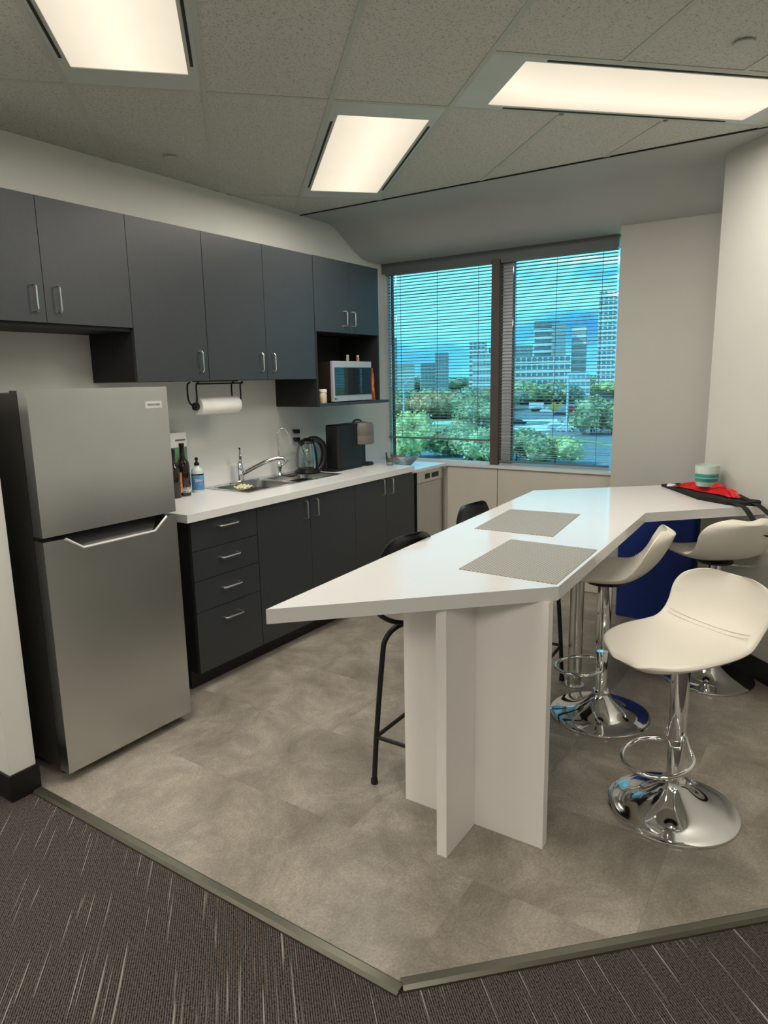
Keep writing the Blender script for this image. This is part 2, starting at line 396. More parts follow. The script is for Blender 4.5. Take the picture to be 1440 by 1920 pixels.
# ceiling: slab, clipped tiles and grid bars (grid runs at 45 degrees)
def clip(poly, planes):
    for (a, b_, c) in planes:            # keep a x + b y <= c
        out = []
        for i in range(len(poly)):
            p, r = poly[i], poly[(i+1) % len(poly)]
            dp, dr = a*p[0]+b_*p[1]-c, a*r[0]+b_*r[1]-c
            if dp <= 0: out.append(p)
            if (dp < 0 < dr) or (dr < 0 < dp):
                t = dp/(dp-dr); out.append((p[0]+t*(r[0]-p[0]), p[1]+t*(r[1]-p[1])))
        poly = out
        if len(poly) < 3: return []
    return poly
room = [(0, 1, WY), (1, 0, CX-.006), (1, -1, SW), (-1, 0, -XB), (0, -1, -YB)]
def uv(u, v): return ((u+v)/q, (v-u)/q)
ceil = struct('ceiling', box(BM(), XB-.1, CX, YB-.1, WY+.12, ZC+.03, ZC+.09), tilem)
U0, V0, PU, PV = -.583, 3.036, .502, 1.516
lights = []     # (iu, iv, long axis) cells that hold a fitting
bars = []
def shade_tile(u0, u1, v0, v1):
    p = clip([uv(u0, v0), uv(u1, v0), uv(u1, v1), uv(u0, v1)], room)
    if p:
        o = obj('ceiling_tile', prism(BM(), p, ZC+.003, ZC+.016), tilem, ceil)
def bar(u0, u1, v0, v1):
    p = clip([uv(u0, v0), uv(u1, v0), uv(u1, v1), uv(u0, v1)], room)
    if p: obj('ceiling_bar', prism(BM(), p, ZC, ZC+.012), gridm, ceil)
H = .011
lightcells = {(0, -1), (2, 0), (-3, -1), (-6, -1), (-1, -3), (2, -3), (-4, -3), (-7, -3), (-1, -5), (2, -5), (-4, -5)}  # cells out of view are added fittings that brighten camera-facing surfaces
CU0 = U0+3*PU                       # the turned fitting: U .93-2.45, V 2.53-3.04
for i in range(-12, 12):
    for j in range(-6, 3):
        u0, v0 = U0+i*PU, V0+j*PV
        u1, v1 = u0+PU, v0+PV
        if (i, j) in lightcells: continue
        if j == -1 and i in (3, 4, 5): v1 = V0-PU
        shade_tile(u0+H, u1-H, v0+H, v1-H)
for i in range(-12, 13):
    u = U0+i*PU
    if i in (4, 5): bar(u-H, u+H, -8, V0-PU-H); bar(u-H, u+H, V0+H, 8)
    else: bar(u-H, u+H, -8, 8)
for j in range(-6, 4):
    v = V0+j*PV
    for i in range(-12, 12): bar(U0+i*PU+H, U0+(i+1)*PU-H, v-H, v+H)
bar(CU0+H, CU0+3*PU-H, V0-PU-H, V0-PU+H)

# ceiling light fitting, built once: local x across (PU), local y along (PV)
def ceiling_light():
    t = thing('ceiling_light', '', 'light', (0, 0, 0), 0, 'recessed ceiling lights', local=True)
    a, b_ = PU/2-H, PV/2-H; la, lb = .203, .606
    bm = BM()
    for (x0, x1, y0, y1) in ((-a, -la, -b_, b_), (la, a, -b_, b_), (-la, la, -b_, -lb), (-la, la, lb, b_)): box(bm, x0, x1, y0, y1, .001, .014)
    box(bm, -a, a, -b_, b_, .06, .07)
    obj('frame', bm, fixm, t)
    rs = []
    for y in [-lb+2*lb*k/10 for k in range(11)]:
        e_ = 1-abs(y/lb)**8
        rs.append([(-la+2*la*k/12, y, .004-.030*(1-(abs(k-6)/6)**2.2)*max(e_, .0)) for k in range(13)])
    bm = BM(); rings(bm, rs, False, False, closed=False)
    obj('diffuser', bm, diffuser, t, smooth=True)
    ld = bpy.data.lights.new('lamp', 'AREA'); ld.shape = 'RECTANGLE'; ld.size = .40; ld.size_y = 1.2; ld.energy = WATT; ld.color = (1, .93, .82)
    lo = bpy.data.objects.new('lamp', ld); COL.objects.link(lo); lo.parent = t; lo.location = (0, 0, -.034)
    for s in (-1, 1):
        obj('air_slot', box(BM(), s*(la+.018)-.005, s*(la+.018)+.005, -.53, .53, -.0015, .006), slotm, t)
    return t
cl0 = ceiling_light()
LAB = {(0, -1): 'lit ceiling panel above the fridge side, cut by the top edge of the photo',
       (2, 0): 'lit ceiling panel nearest the corner between cabinets and window',
       'C': 'lit ceiling panel turned crosswise above the bar table, at the right edge'}
first = True
for key in sorted(lightcells):
    u, v = U0+(key[0]+.5)*PU, V0+(key[1]+.5)*PV
    x, y = uv(u, v)
    if x > CX-.6 and False: continue
    lab = LAB.get(key, 'lit ceiling panel added out of view for extra light')
    if first: t = cl0; first = False
    else: t = copytree(cl0)
    t.location = (x, y, ZC); t.rotation_euler = (0, 0, -pi/4); t['label'] = lab
t = copytree(cl0); x, y = uv(CU0+1.5*PU, V0-PU/2); t.location = (x, y, ZC); t.rotation_euler = (0, 0, pi/4); t['label'] = LAB['C']
# sprinkler covers
for (x, y), lab in (((2.53, 2.93), 'flat round sprinkler cover in the tile above the upper cabinets'), ((2.89, .40), 'flat round sprinkler cover beyond the crosswise ceiling light, top right')):
    o = obj('sprinkler_cover', lathe(BM(), [(.028, .003), (.030, -.002), (.036, -.005), (.036, -.008), (.02, -.010)], (x, y, ZC+.002), 24), gridm, smooth=True)
    tag(place(o, (x, y, ZC)), lab, 'sprinkler cover', 'sprinkler covers in the ceiling')

# floor: carpet slab, vinyl tiles laid on it in the kitchen, edge strips
floor = struct('floor', box(BM(), XB-.1, WX+.1, YB-.1, WY+.12, -.12, -.006), carpet)
kit = [(0, 1, WY), (1, 0, WX), (1, -1, SW+.9), (-1, 0, -1.285), (-1, -1, -(1.285+.835))]
kx = 1.73-.505; ti = 0
for i in range(-1, 9):
    x0 = kx+i*.505
    for j in range(-6, 6):
        y0 = .84+j*.96+(.48 if i % 2 else 0)
        p = clip([(x0+.0002, y0+.0002), (x0+.5048, y0+.0002), (x0+.5048, y0+.9598), (x0+.0002, y0+.9598)], kit)
        if p: obj('floor_tile', prism(BM(), p, -.006, random.uniform(-.0001, .0)), vinyl, floor)
c0 = Vector((1.285, .835)); 
def strip(name, a, b_, w, z):
    a, b_ = Vector(a), Vector(b_); d = (b_-a).normalized(); n = Vector((-d.y, d.x))
    bm = BM(); prof = [(0, -.006), (0, .004), (.006, .0075), (w-.010, .0075), (w, .000), (w, -.006)]
    rs = []
    for p in (a, b_): rs.append([(p.x-n.x*s, p.y-n.y*s, zz) for s, zz in prof])
    rings(bm, rs); struct(name, bm, thresh)
strip('trim_4', (1.290, 2.50), (1.290, .823), .038, 0)
strip('trim_5', (1.300, .842), (3.10, -.962), .038, 0)

# partition at the left
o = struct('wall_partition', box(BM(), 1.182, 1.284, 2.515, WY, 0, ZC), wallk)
struct('baseboard_left', box(BM(), 1.174, 1.292, 2.505, WY, 0, .102), blackbase, bev=.003)

exec_parts = True
# ================================================================== kitchen cabinets
UY = 2.87        # face of upper doors
def pull(parent, x, z, L_, y, vert=True, m=nickel):
    h = L_/2; d = .028; w = .0045
    if vert: pts = [(x, y, z+h), (x, y-d+.008, z+h), (x, y-d, z+h-.008), (x, y-d, z-h+.008), (x, y-d+.008, z-h), (x, y, z-h)]
    else: pts = [(x-h, y, z), (x-h, y-d+.008, z), (x-h+.008, y-d, z), (x+h-.008, y-d, z), (x+h, y-d+.008, z), (x+h, y, z)]
    return obj('handle', tube(BM(), pts, w, 8), m, parent, smooth=True)
def door(parent, x0, x1, z0, z1, y, hx=None, hz=None, hl=.10, name='door', vert=True):
    d = obj(name, box(BM(), x0+.0015, x1-.0015, y, y+.019, z0+.0015, z1-.0015), cab, parent, bev=.0012)
    if hx is not None: pull(d, hx, hz, hl, y, vert)
    return d
# over-fridge unit
t = thing('upper_cabinet', 'short dark upper cabinet over the refrigerator, with two doors', 'cabinet', (1.74, WY, 1.80), 0, 'dark upper cabinets')
obj('body', box(BM(), 1.29, 2.174, UY+.020, WY-.002, 1.800, 2.328), cabin, t)
door(t, 1.29, 1.743, 1.815, 2.330, UY, 1.693, 1.915, .108)
door(t, 1.743, 2.175, 1.815, 2.330, UY, 1.799, 1.917, .108)
# tall single-door unit
t = thing('upper_cabinet', 'dark upper cabinet with one door, between fridge cabinet and paper towel', 'cabinet', (2.40, WY, 1.562), 0, 'dark upper cabinets')
obj('body', box(BM(), 2.177, 2.633, UY+.020, WY-.002, 1.562, 2.328), cabin, t)
door(t, 2.175, 2.635, 1.562, 2.330, UY, 2.575, 1.663, .105)
t = thing('upper_cabinet', 'dark two-door upper cabinet above the sink and paper towel', 'cabinet', (3.09, WY, 1.564), 0, 'dark upper cabinets')
obj('body', box(BM(), 2.637, 3.546, UY+.020, WY-.002, 1.564, 2.328), cabin, t)
door(t, 2.636, 3.090, 1.564, 2.330, UY, 3.034, 1.665, .100)
door(t, 3.090, 3.546, 1.564, 2.330, UY, 3.136, 1.665, .100)
# microwave unit
t = thing('upper_cabinet', 'dark end cabinet with two small doors and an open microwave niche', 'cabinet', (3.92, WY, 1.385), 0, 'dark upper cabinets')
bm = BM(); box(bm, 3.549, 3.567, UY+.001, WY, 1.385, 2.328); box(bm, 4.265, 4.283, UY+.001, WY, 1.407, 2.328)
box(bm, 3.567, 4.265, UY+.02, WY, 1.866, 2.328); box(bm, 3.567, 4.265, WY-.012, WY, 1.407, 1.866)
obj('body', bm, cabin, t)
obj('niche_shelf', box(BM(), 3.567, 4.40, UY-.004, WY, 1.385, 1.405), cab, t, bev=.001)
door(t, 3.551, 3.926, 1.866, 2.332, UY, 3.866, 1.960, .095)
door(t, 3.926, 4.283, 1.866, 2.332, UY, 3.961, 1.960, .095)

BY = 2.607
def base(label, x0, x1, left_side=False):
    t = thing('base_cabinet', label, 'cabinet', ((x0+x1)/2, WY, 0), 0, 'dark base cabinets')
    bm = BM(); box(bm, x0, x1, BY+.020, WY-.002, .098, .889); box(bm, x0+.001, x1-.001, BY+.075, WY-.002, 0, .098)
    obj('body', bm, cabin, t); return t
t = base('dark base cabinet beside the refrigerator, a stack of four drawers', 2.207, 2.664)
for z0, z1, hz in ((.735, .889, .838), (.580, .735, .672), (.418, .580, .512), (.098, .418, .348)):
    door(t, 2.207, 2.664, z0, z1, BY, 2.447, hz, .125, 'drawer', False)
t = base('dark two-door base cabinet under the sink', 2.666, 3.573)
door(t, 2.666, 3.118, .098, .889, BY, 3.066, .806, .105); door(t, 3.118, 3.574, .098, .889, BY, 3.164, .806, .105)
t = base('dark two-door base cabinet next to the dishwasher', 3.575, 4.318)
door(t, 3.575, 3.944, .098, .889, BY, 3.889, .826, .105); door(t, 3.944, 4.320, .098, .889, BY, 3.998, .822, .105)
# worktops
SX0, SX1, SY0, SY1 = 2.80, 3.69, 2.79, 3.19
t = thing('worktop', 'long white laminate worktop around the sink', 'worktop', (3.23, WY, .890))
bm = BM(); box(bm, 2.172, SX0+.012, 2.583, WY, .890, .930); box(bm, SX1-.012, 4.290, 2.583, WY, .890, .930)
box(bm, SX0+.012, SX1-.012, 2.583, SY0+.012, .890, .930); box(bm, SX0+.012, SX1-.012, SY1-.012, WY, .890, .930)
bmesh.ops.remove_doubles(bm, verts=bm.verts, dist=.0001)
obj('top', bm, whitelam, t)
obj('backsplash', box(BM(), 2.172, 4.290, WY-.016, WY-.0005, .930, 1.030), whitelam, t, bev=.002)
o = obj('worktop', box(BM(), 4.291, 4.814, 2.605, WY, .872, .893), whitelam, bev=.002)
tag(place(o, (4.55, 2.9, .872)), 'short lower white worktop over the dishwasher, by the window', 'worktop')

# dishwasher
t = thing('dishwasher', 'narrow stainless dishwasher at the end of the cabinets, under the window', 'dishwasher', (4.60, 2.9, 0))
obj('body', box(BM(), 4.36, 4.806, 2.665, WY, .02, .870), cabin, t)
obj('door', box(BM(), 4.40, 4.805, 2.63, 2.664, .10, .772), steel, t, bev=.004)
cpn = obj('control_panel', box(BM(), 4.40, 4.805, 2.628, 2.664, .776, .868), nickel, t, bev=.003)
obj('display', box(BM(), 4.520, 4.592, 2.6265, 2.63, .800, .840), black, cpn); obj('display', box(BM(), 4.622, 4.728, 2.6265, 2.63, .800, .838), black, cpn)
obj('toe_panel', box(BM(), 4.40, 4.805, 2.69, 2.70, 0, .10), black, t)

# sink
t = thing('kitchen_sink', 'double-bowl stainless sink set into the white worktop', 'sink', ((SX0+SX1)/2, 3.0, .93))
def rrect(x0, x1, y0, y1, r, z, n=5):
    out = []
    for cx, cy, a0 in ((x1-r, y1-r, 0), (x0+r, y1-r, 90), (x0+r, y0+r, 180), (x1-r, y0+r, 270)):
        for k in range(n+1):
            a = math.radians(a0+90*k/n); out.append((cx+r*math.cos(a), cy+r*math.sin(a), z))
    return out
def sqrect(x0, x1, y0, y1, z, n=5):
    """same vertex count as rrect but with square corners"""
    out = []
    for cx, cy in ((x1, y1), (x0, y1), (x0, y0), (x1, y0)): out += [(cx, cy, z)]*(n+1)
    return out
bm = BM(); z = .9335
bx = ((SX0+.03, 3.235), (3.262, SX1-.03)); by0, by1 = SY0+.022, SY1-.075
for (x0, x1, y0, y1) in ((SX0, SX1, SY0, by0), (SX0, SX1, by1, SY1), (SX0, bx[0][0], by0, by1), (bx[0][1], bx[1][0], by0, by1), (bx[1][1], SX1, by0, by1)): box(bm, x0, x1, y0, y1, .930, z)
obj('rim', bm, sinksteel, t)
for x0, x1 in bx:
    bm = BM(); rs = [rrect(x0-.001, x1+.001, by0-.001, by1+.001, .004, z), rrect(x0+.004, x1-.004, by0+.004, by1-.004, .045, z-.004), rrect(x0+.010, x1-.010, by0+.010, by1-.010, .05, z-.14), rrect(x0+.03, x1-.03, by0+.03, by1-.03, .05, z-.165), rrect(x0+.15, x1-.15, by0+.12, by1-.12, .03, z-.17)]
    rings(bm, rs, False, True); o = obj('bowl', bm, sinksteel, t, smooth=True)
    obj('drain', lathe(BM(), [(.042, 0), (.044, .003), (.03, .004), (.028, .001)], ((x0+x1)/2, (by0+by1)/2, z-.169), 20), chrome, o, smooth=True)
# main faucet
t = thing('kitchen_faucet', 'chrome faucet with a long curved spout and upright lever', 'faucet', (3.09, 3.145, .9335))
obj('base_plate', rings(BM(), [rrect(2.99, 3.24, 3.120, 3.172, .024, .9335), rrect(2.99, 3.24, 3.120, 3.172, .024, .941), rrect(3.00, 3.23, 3.126, 3.166, .019, .945)]), chrome, t, smooth=True)
obj('body', lathe(BM(), [(.024, 0), (.022, .02), (.020, .05), (.022, .07), (.019, .10), (.012, .11)], (3.09, 3.145, .944), 20), chrome, t, smooth=True)
obj('lever', tube(BM(), smooth_path([(3.09, 3.145, 1.040), (3.092, 3.142, 1.075), (3.080, 3.130, 1.115), (3.062, 3.112, 1.150)], 4), [.014]*4+[.012]*4+[.007]*4+[.006], 10), chrome, t, smooth=True)
pth = smooth_path([(3.10, 3.135, .985), (3.18, 3.09, 1.025), (3.25, 3.05, 1.056), (3.31, 3.02, 1.068), (3.345, 3.00, 1.062), (3.352, 2.995, 1.040)], 6)
obj('spout', tube(BM(), pth, [.014-.004*k/len(pth) for k in range(len(pth))], 12), chrome, t, smooth=True)
# filter tap
t = thing('filter_tap', 'slender chrome gooseneck tap rising behind the sink', 'faucet', (3.46, 3.15, .9335))
obj('body', lathe(BM(), [(.021, 0), (.014, .012), (.013, .035), (.019, .045), (.019, .075), (.010, .09)], (3.46, 3.15, .9335), 18), chrome, t, smooth=True)
obj('neck', tube(BM(), smooth_path([(3.46, 3.15, 1.01), (3.46, 3.15, 1.12), (3.458, 3.15, 1.20), (3.475, 3.140, 1.240), (3.505, 3.125, 1.240), (3.525, 3.115, 1.205), (3.535, 3.110, 1.175)], 5), .0055, 10), chrome, t, smooth=True)
obj('lever', tube(BM(), [(3.46, 3.15, .99), (3.492, 3.132, 1.005), (3.52, 3.12, 1.03)], [.009, .007, .006], 8), chrome, t, smooth=True)
# scrubbing cloth in the sink
bm = BM(); bmesh.ops.create_grid(bm, x_segments=14, y_segments=10, size=.5)
for v in bm.verts:
    x, y = v.co.x, v.co.y; r_ = math.sin(x*17+y*6)*.5+math.cos(y*19-x*5)*.5
    v.co = Vector((2.885+x*.10+y*.03, 2.91+y*.10, .939+.008*(r_+1)+.010*(1-abs(x)*2)))
bmesh.ops.solidify(bm, geom=bm.faces[:], thickness=.002)
o = obj('dish_cloth', bm, mat('cloth_yellow', (.66, .62, .36), .9, bump=.3), smooth=True); tag(place(o, (2.895, 2.90, .935)), 'crumpled pale yellow dish cloth at the left end of the sink', 'cloth')

# ================================================================== fridge
FX0, FX1, FYf = 1.367, 1.984, 2.43
t = thing('refrigerator', 'stainless top-freezer refrigerator with dark grey sides', 'refrigerator', ((FX0+FX1)/2, 2.85, 0))
obj('body', box(BM(), FX0+.006, FX1-.006, 2.505, 3.17, .045, 1.525), fridgeside, t, bev=.006)
obj('door_gasket', box(BM(), FX0+.012, FX1-.012, 2.490, 2.505, .06, 1.52), gasket, t)
fz = obj('freezer_door', box(BM(), FX0, FX1, FYf, 2.490, .996, 1.540), steel, t, bev=.007)
notch = [(FX0, .040), (FX1, .040), (FX1, .982), (1.931, .982), (1.862, .931), (1.524, .931), (1.458, .978), (FX0, .980)]
bm = BM(); prism_y(bm, notch, FYf, 2.490)
fd = obj('fridge_door', bm, steel, t)
obj('handle_lip', tube(BM(), [(1.456, FYf-.001, .978), (1.524, FYf-.003, .931), (1.862, FYf-.003, .931), (1.931, FYf-.001, .982)], .0055, 8), mat('bright_steel_trim', (.85, .85, .83), .3, .6), fd, smooth=True)
bm = BM(); v = [bm.verts.new(p) for p in ((1.458, 2.488, .985), (1.931, 2.488, .985), (1.862, 2.44, .932), (1.524, 2.44, .932))]; bm.faces.new(v)
bmesh.ops.solidify(bm, geom=bm.faces[:], thickness=.003)
obj('handle_recess', bm, mat('dark_steel', (.10, .10, .10), .35, .8), fd)
bd = obj('badge', box(BM(), 1.868, 1.950, FYf-.003, FYf+.001, 1.452, 1.480), mat('badge_silver', (.75, .75, .75), .35, .5), fz, bev=.001)
text('badge_lettering', 'FRIGIDAIRE', .0125, mat('badge_grey_ink', (.12, .12, .12), .5), bd, Matrix.Translation((1.909, FYf-.0035, 1.466)) @ FACE_NY)
obj('hinge_cover', box(BM(), FX0+.01, FX0+.08, 2.495, 2.56, 1.520, 1.536), fridgeside, t, bev=.006)
for x in (FX0+.05, FX1-.05): obj('foot', lathe(BM(), [(.022, 0), (.022, .02), (.012, .022), (.012, .047)], (x, 2.53, 0), 14), white if x > 1.9 else black, t)
for x in (FX0+.05, FX1-.05): obj('foot', lathe(BM(), [(.022, 0), (.022, .02), (.012, .022), (.012, .047)], (x, 3.10, 0), 14), black, t)
obj('kick_grille', box(BM(), FX0+.02, FX1-.02, 2.50, 2.52, .012, .05), black, t)

# ================================================================== microwave and niche things
MX0, MX1, MY = 3.745, 4.205, 2.890
t = thing('microwave', 'stainless and black microwave in the open cabinet niche', 'microwave', ((MX0+MX1)/2, 3.05, 1.405))
obj('body', box(BM(), MX0+.004, MX1-.004, MY+.018, 3.205, 1.414, 1.678), mat('microwave_case', (.055, .04, .03), .35, .5), t, bev=.004)
fp = obj('front_panel', box(BM(), MX0, MX1, MY, MY+.018, 1.412, 1.682), mat('microwave_silver', (.52, .54, .55), .35, .35), t, bev=.003)
obj('door_window', box(BM(), MX0+.022, MX0+.335, MY-.003, MY+.002, 1.452, 1.640), mat('dark_glass', (.012, .02, .022), .08, coat=1.), fp, bev=.001)
obj('control_panel', box(BM(), MX0+.337, MX1-.004, MY-.003, MY+.002, 1.452, 1.640), black, fp, bev=.001)
lg = obj('logo_disc', lathe(BM(), [(.007, 0), (.007, .001)], (0, 0, 0), 16), black, fp, off=(0, 0, 0))
lg.matrix_local = Matrix.Translation(Vector((MX0+.024, MY-.0012, 1.430))-Vector(t.location)) @ Matrix.Rotation(pi/2, 4, 'X')
text('logo_lettering', 'LG', .014, black, fp, Matrix.Translation((MX0+.046, MY-.0006, 1.430)) @ FACE_NY)
for x in (MX0+.04, MX1-.04): obj('foot', box(BM(), x-.012, x+.012, 2.93, 2.955, 1.405, 1.415), black, t)
for x in (MX0+.04, MX1-.04): obj('foot', box(BM(), x-.012, x+.012, 3.16, 3.185, 1.405, 1.415), black, t)
# two small bottles standing on the microwave
for x, lab, cc in ((4.055, 'small clear shaker on the microwave, the left one', (.55, .5, .48)), (4.180, 'small shaker with a red mark on the microwave, the right one', (.62, .32, .28))):
    t = thing('shaker', lab, 'shaker', (x, 2.99, 1.678), 0, 'shakers on the microwave')
    obj('jar', lathe(BM(), [(.010, 0), (.012, .004), (.012, .030), (.008, .038)], (x, 2.99, 1.678), 14), mat('shaker_'+str(x), cc, .25), t, smooth=True)
    obj('cap', lathe(BM(), [(.009, 0), (.010, .002), (.010, .012), (.007, .015)], (x, 2.99, 1.716), 14), white, t, smooth=True)
# snack bag between microwave and cabinet side
bm = BM(); rs = []
for k in range(9):
    f = k/8; z = 1.4055+.23*f; w = .026*math.sin(pi*min(max(f, .03), .97))**.6; ph = f*9
    rs.append([(4.236+w*math.cos(a)*.9+.004*math.sin(ph+2*a), 2.935+.055*math.sin(a)*(1-.3*f)+.004*math.cos(3*a+ph), z) for a in [2*pi*i/14 for i in range(14)]])
o = obj('snack_bag', rings(bm, rs), mat('orange_foil', (.55, .13, .06), .3, .3, bump=.3, bscale=40, var=.4, vscale=25), smooth=True)
tag(place(o, (4.236, 2.935, 1.405)), 'crumpled orange-red snack bag wedged right of the microwave', 'bag')
t = thing('spice_jar', 'small glass jar of pale powder with white lid, on the niche shelf', 'jar', (3.652, 2.905, 1.405))
obj('jar', lathe(BM(), [(.024, 0), (.026, .004), (.026, .062), (.022, .070)], (3.652, 2.905, 1.405), 20), mat('pale_powder', (.60, .48, .33), .3, coat=.6, var=.2, vscale=60), t, smooth=True)
obj('lid', lathe(BM(), [(.026, 0), (.027, .002), (.027, .018), (.024, .021)], (3.652, 2.905, 1.475), 20), white, t, smooth=True)

# paper towel holder with roll
t = thing('paper_towel_holder', 'black wire paper towel holder screwed under the upper cabinet', 'towel holder', (2.80, 3.0, 1.564))
bm = BM()
box(bm, 2.64, 2.96, 2.985, 3.015, 1.558, 1.5635)
obj('mount_bar', bm, blackm, t)
ry, rz = 3.0, 1.425
for xa in (2.622, 2.955):
    obj('wire_arm', tube(BM(), smooth_path([(xa+.02, ry-.035, 1.556), (xa, ry-.036, 1.54), (xa, ry-.034, 1.46), (xa+.004, ry-.01, 1.430), (xa+.012, ry, rz)], 4), .0045, 8), blackm, t, smooth=True)
    obj('wire_arm', tube(BM(), smooth_path([(xa+.02, ry+.035, 1.556), (xa, ry+.036, 1.54), (xa, ry+.034, 1.46), (xa+.004, ry+.01, 1.430), (xa+.012, ry, rz)], 4), .0045, 8), blackm, t, smooth=True)
obj('wire_arm', tube(BM(), [(2.622, ry-.036, 1.548), (2.975, ry-.036, 1.548)], .0045, 8), blackm, t)
obj('end_cap', tube(BM(), [(2.630, ry, rz), (2.648, ry, rz)], .021, 16), black, t); obj('end_cap', tube(BM(), [(2.955, ry, rz), (2.972, ry, rz)], .021, 16), black, t)
bm = BM(); n = 32; rs = []
for x, r in ((2.652, .0205), (2.652, .046), (2.655, .048), (2.947, .048), (2.950, .046), (2.950, .0205)): rs.append([(x, ry+r*math.cos(2*pi*i/n), rz+r*math.sin(2*pi*i/n)) for i in range(n)])
rings(bm, rs+[rs[0]], False, False)
o = obj('paper_towel_roll', bm, paper, smooth=True); tag(place(o, (2.80, ry, rz)), 'white paper towel roll hanging under the upper cabinet', 'paper towel')

# outlet
t = thing('wall_outlet', 'white wall outlet with two black plugs, left of the coffee machine', 'outlet', (3.708, WY, 1.18))
obj('plate', box(BM(), 3.672, 3.744, WY-.006, WY-.0003, 1.118, 1.240), white, t, bev=.002)
for z in (1.207, 1.150): obj('plug', rings(BM(), [rrect(3.69, 3.73, WY-.05, WY-.02, .008, z-.014), rrect(3.69, 3.73, WY-.05, WY-.006, .008, z+.014)]), black, t)
t2 = obj('power_cord', tube(BM(), smooth_path([(3.71, WY-.045, 1.140), (3.735, WY-.06, 1.08), (3.78, WY-.06, 1.0), (3.82, WY-.06, .946), (3.82, WY-.09, .9355)], 6), .0035, 6), black, smooth=True)
tag(place(t2, (3.72, WY-.07, .93)), 'black power cord hanging from the lower plug of the wall outlet', 'cord')

# ================================================================== things on the worktop
ZT = .930
def bottle(name, label, x, y, H_, R_, m, prof=None, group=None, cap=None):
    t = thing(name, label, 'bottle', (x, y, ZT), 0, group)
    return t
t = thing('oil_bottle', 'tall dark glass bottle with printed label, at the right of the dark pair', 'bottle', (2.57, 3.06, ZT), 0, 'dark bottles beside the fridge')
obj('glass', lathe(BM(), [(.034, 0), (.037, .006), (.037, .165), (.033, .190), (.016, .218), (.014, .275), (.016, .285), (.015, .295)], (2.57, 3.06, ZT), 24), brownglass, t, smooth=True)
obj('label_print', lathe(BM(), [(.0373, .02), (.0375, .021), (.0375, .05), (.0373, .051)], (2.57, 3.06, ZT), 24, False, False), mat('pale_print', (.38, .38, .38), .5, var=.9, vscale=90), t, smooth=True)
t = thing('oil_bottle', 'dark bottle with copper-coloured label stripe, against the refrigerator', 'bottle', (2.49, 3.05, ZT), 0, 'dark bottles beside the fridge')
obj('glass', lathe(BM(), [(.036, 0), (.039, .006), (.039, .150), (.034, .172), (.018, .196), (.017, .235), (.018, .24)], (2.49, 3.05, ZT), 24), brownglass, t, smooth=True)
obj('cap', lathe(BM(), [(.019, 0), (.02, .002), (.02, .028), (.012, .034)], (2.49, 3.05, ZT+.238), 16), black, t, smooth=True)
obj('label_stripe', box(BM(), 2.505, 2.520, 3.0130, 3.0185, ZT+.03, ZT+.14), mat('copper_label', (.60, .26, .12), .35, .6, var=.3, vscale=60), t)
# dish soap
sx, sy = 2.705, 3.10
t = thing('soap_bottle', 'clear dish soap bottle with blue label and black pump', 'bottle', (sx, sy, ZT))
obj('bottle', lathe(BM(), [(.032, 0), (.035, .005), (.035, .118), (.030, .135), (.013, .150), (.013, .158)], (sx, sy, ZT), 24), mat('milky_plastic', (.60, .70, .68), .2, coat=.3), t, smooth=True)
obj('label_band', lathe(BM(), [(.0352, .014), (.0358, .015), (.0358, .104), (.0352, .105)], (sx, sy, ZT), 24, False, False), mat('blue_label', (.10, .27, .50), .4, var=.25, vscale=40), t, smooth=True)
obj('label_edge', lathe(BM(), [(.0360, .100), (.0362, .101), (.0362, .106), (.0360, .107)], (sx, sy, ZT), 24, False, False), black, t)
obj('pump', lathe(BM(), [(.015, 0), (.015, .014), (.007, .018), (.006, .030), (.010, .032), (.010, .042), (.005, .046)], (sx, sy, ZT+.155), 16), black, t, smooth=True)
text('label_lettering', 'DISH', .020, white, t, Matrix.Translation((sx-.022, sy-.0365, ZT+.07)) @ Matrix.Rotation(-.45, 4, 'Z') @ FACE_NY)
# carton behind the bottles
t = thing('carton', 'green and white carton behind the dark bottles', 'box', (2.615, 3.175, ZT))
obj('box', box(BM(), 2.55, 2.68, 3.145, 3.205, ZT, ZT+.345), mat('green_print', (.11, .26, .13), .5, var=.5, vscale=14), t, bev=.002)
obj('white_band', box(BM(), 2.549, 2.681, 3.144, 3.206, ZT+.265, ZT+.347), white, t, bev=.001)
obj('print_line', box(BM(), 2.600, 2.670, 3.1432, 3.1442, ZT+.300, ZT+.310), mat('grey_print', (.15, .15, .15), .5), t)

# glass kettle
kx_, ky = 3.640, 3.055
t = thing('glass_kettle', 'glass kettle with black lid and thick black curved handle', 'kettle', (kx_, ky, ZT))
obj('base', lathe(BM(), [(.082, 0), (.086, .006), (.084, .018), (.072, .024), (.070, .034)], (kx_, ky, ZT), 28), black, t, smooth=True)
obj('glass_body', lathe(BM(), [(.072, .034), (.075, .05), (.074, .11), (.066, .17), (.056, .205), (.053, .205), (.063, .17), (.071, .11), (.072, .05), (.069, .036)], (kx_, ky, ZT), 28, False, True), clearglass, t, smooth=True)
obj('lid', lathe(BM(), [(.056, .203), (.058, .207), (.054, .222), (.03, .230), (.012, .240)], (kx_, ky, ZT), 24), black, t, smooth=True)
hp = smooth_path([(kx_+.02, ky-.01, ZT+.232), (kx_+.075, ky-.03, ZT+.226), (kx_+.118, ky-.045, ZT+.185), (kx_+.130, ky-.05, ZT+.12), (kx_+.112, ky-.045, ZT+.05), (kx_+.075, ky-.035, ZT+.014)], 6)
obj('handle', tube(BM(), hp, [.016+.008*math.sin(pi*k/(len(hp)-1)) for k in range(len(hp))], 12), black, t, smooth=True)
obj('spout', tube(BM(), [(kx_-.045, ky, ZT+.20), (kx_-.075, ky+.005, ZT+.222)], [.018, .008], 8), black, t, smooth=True)
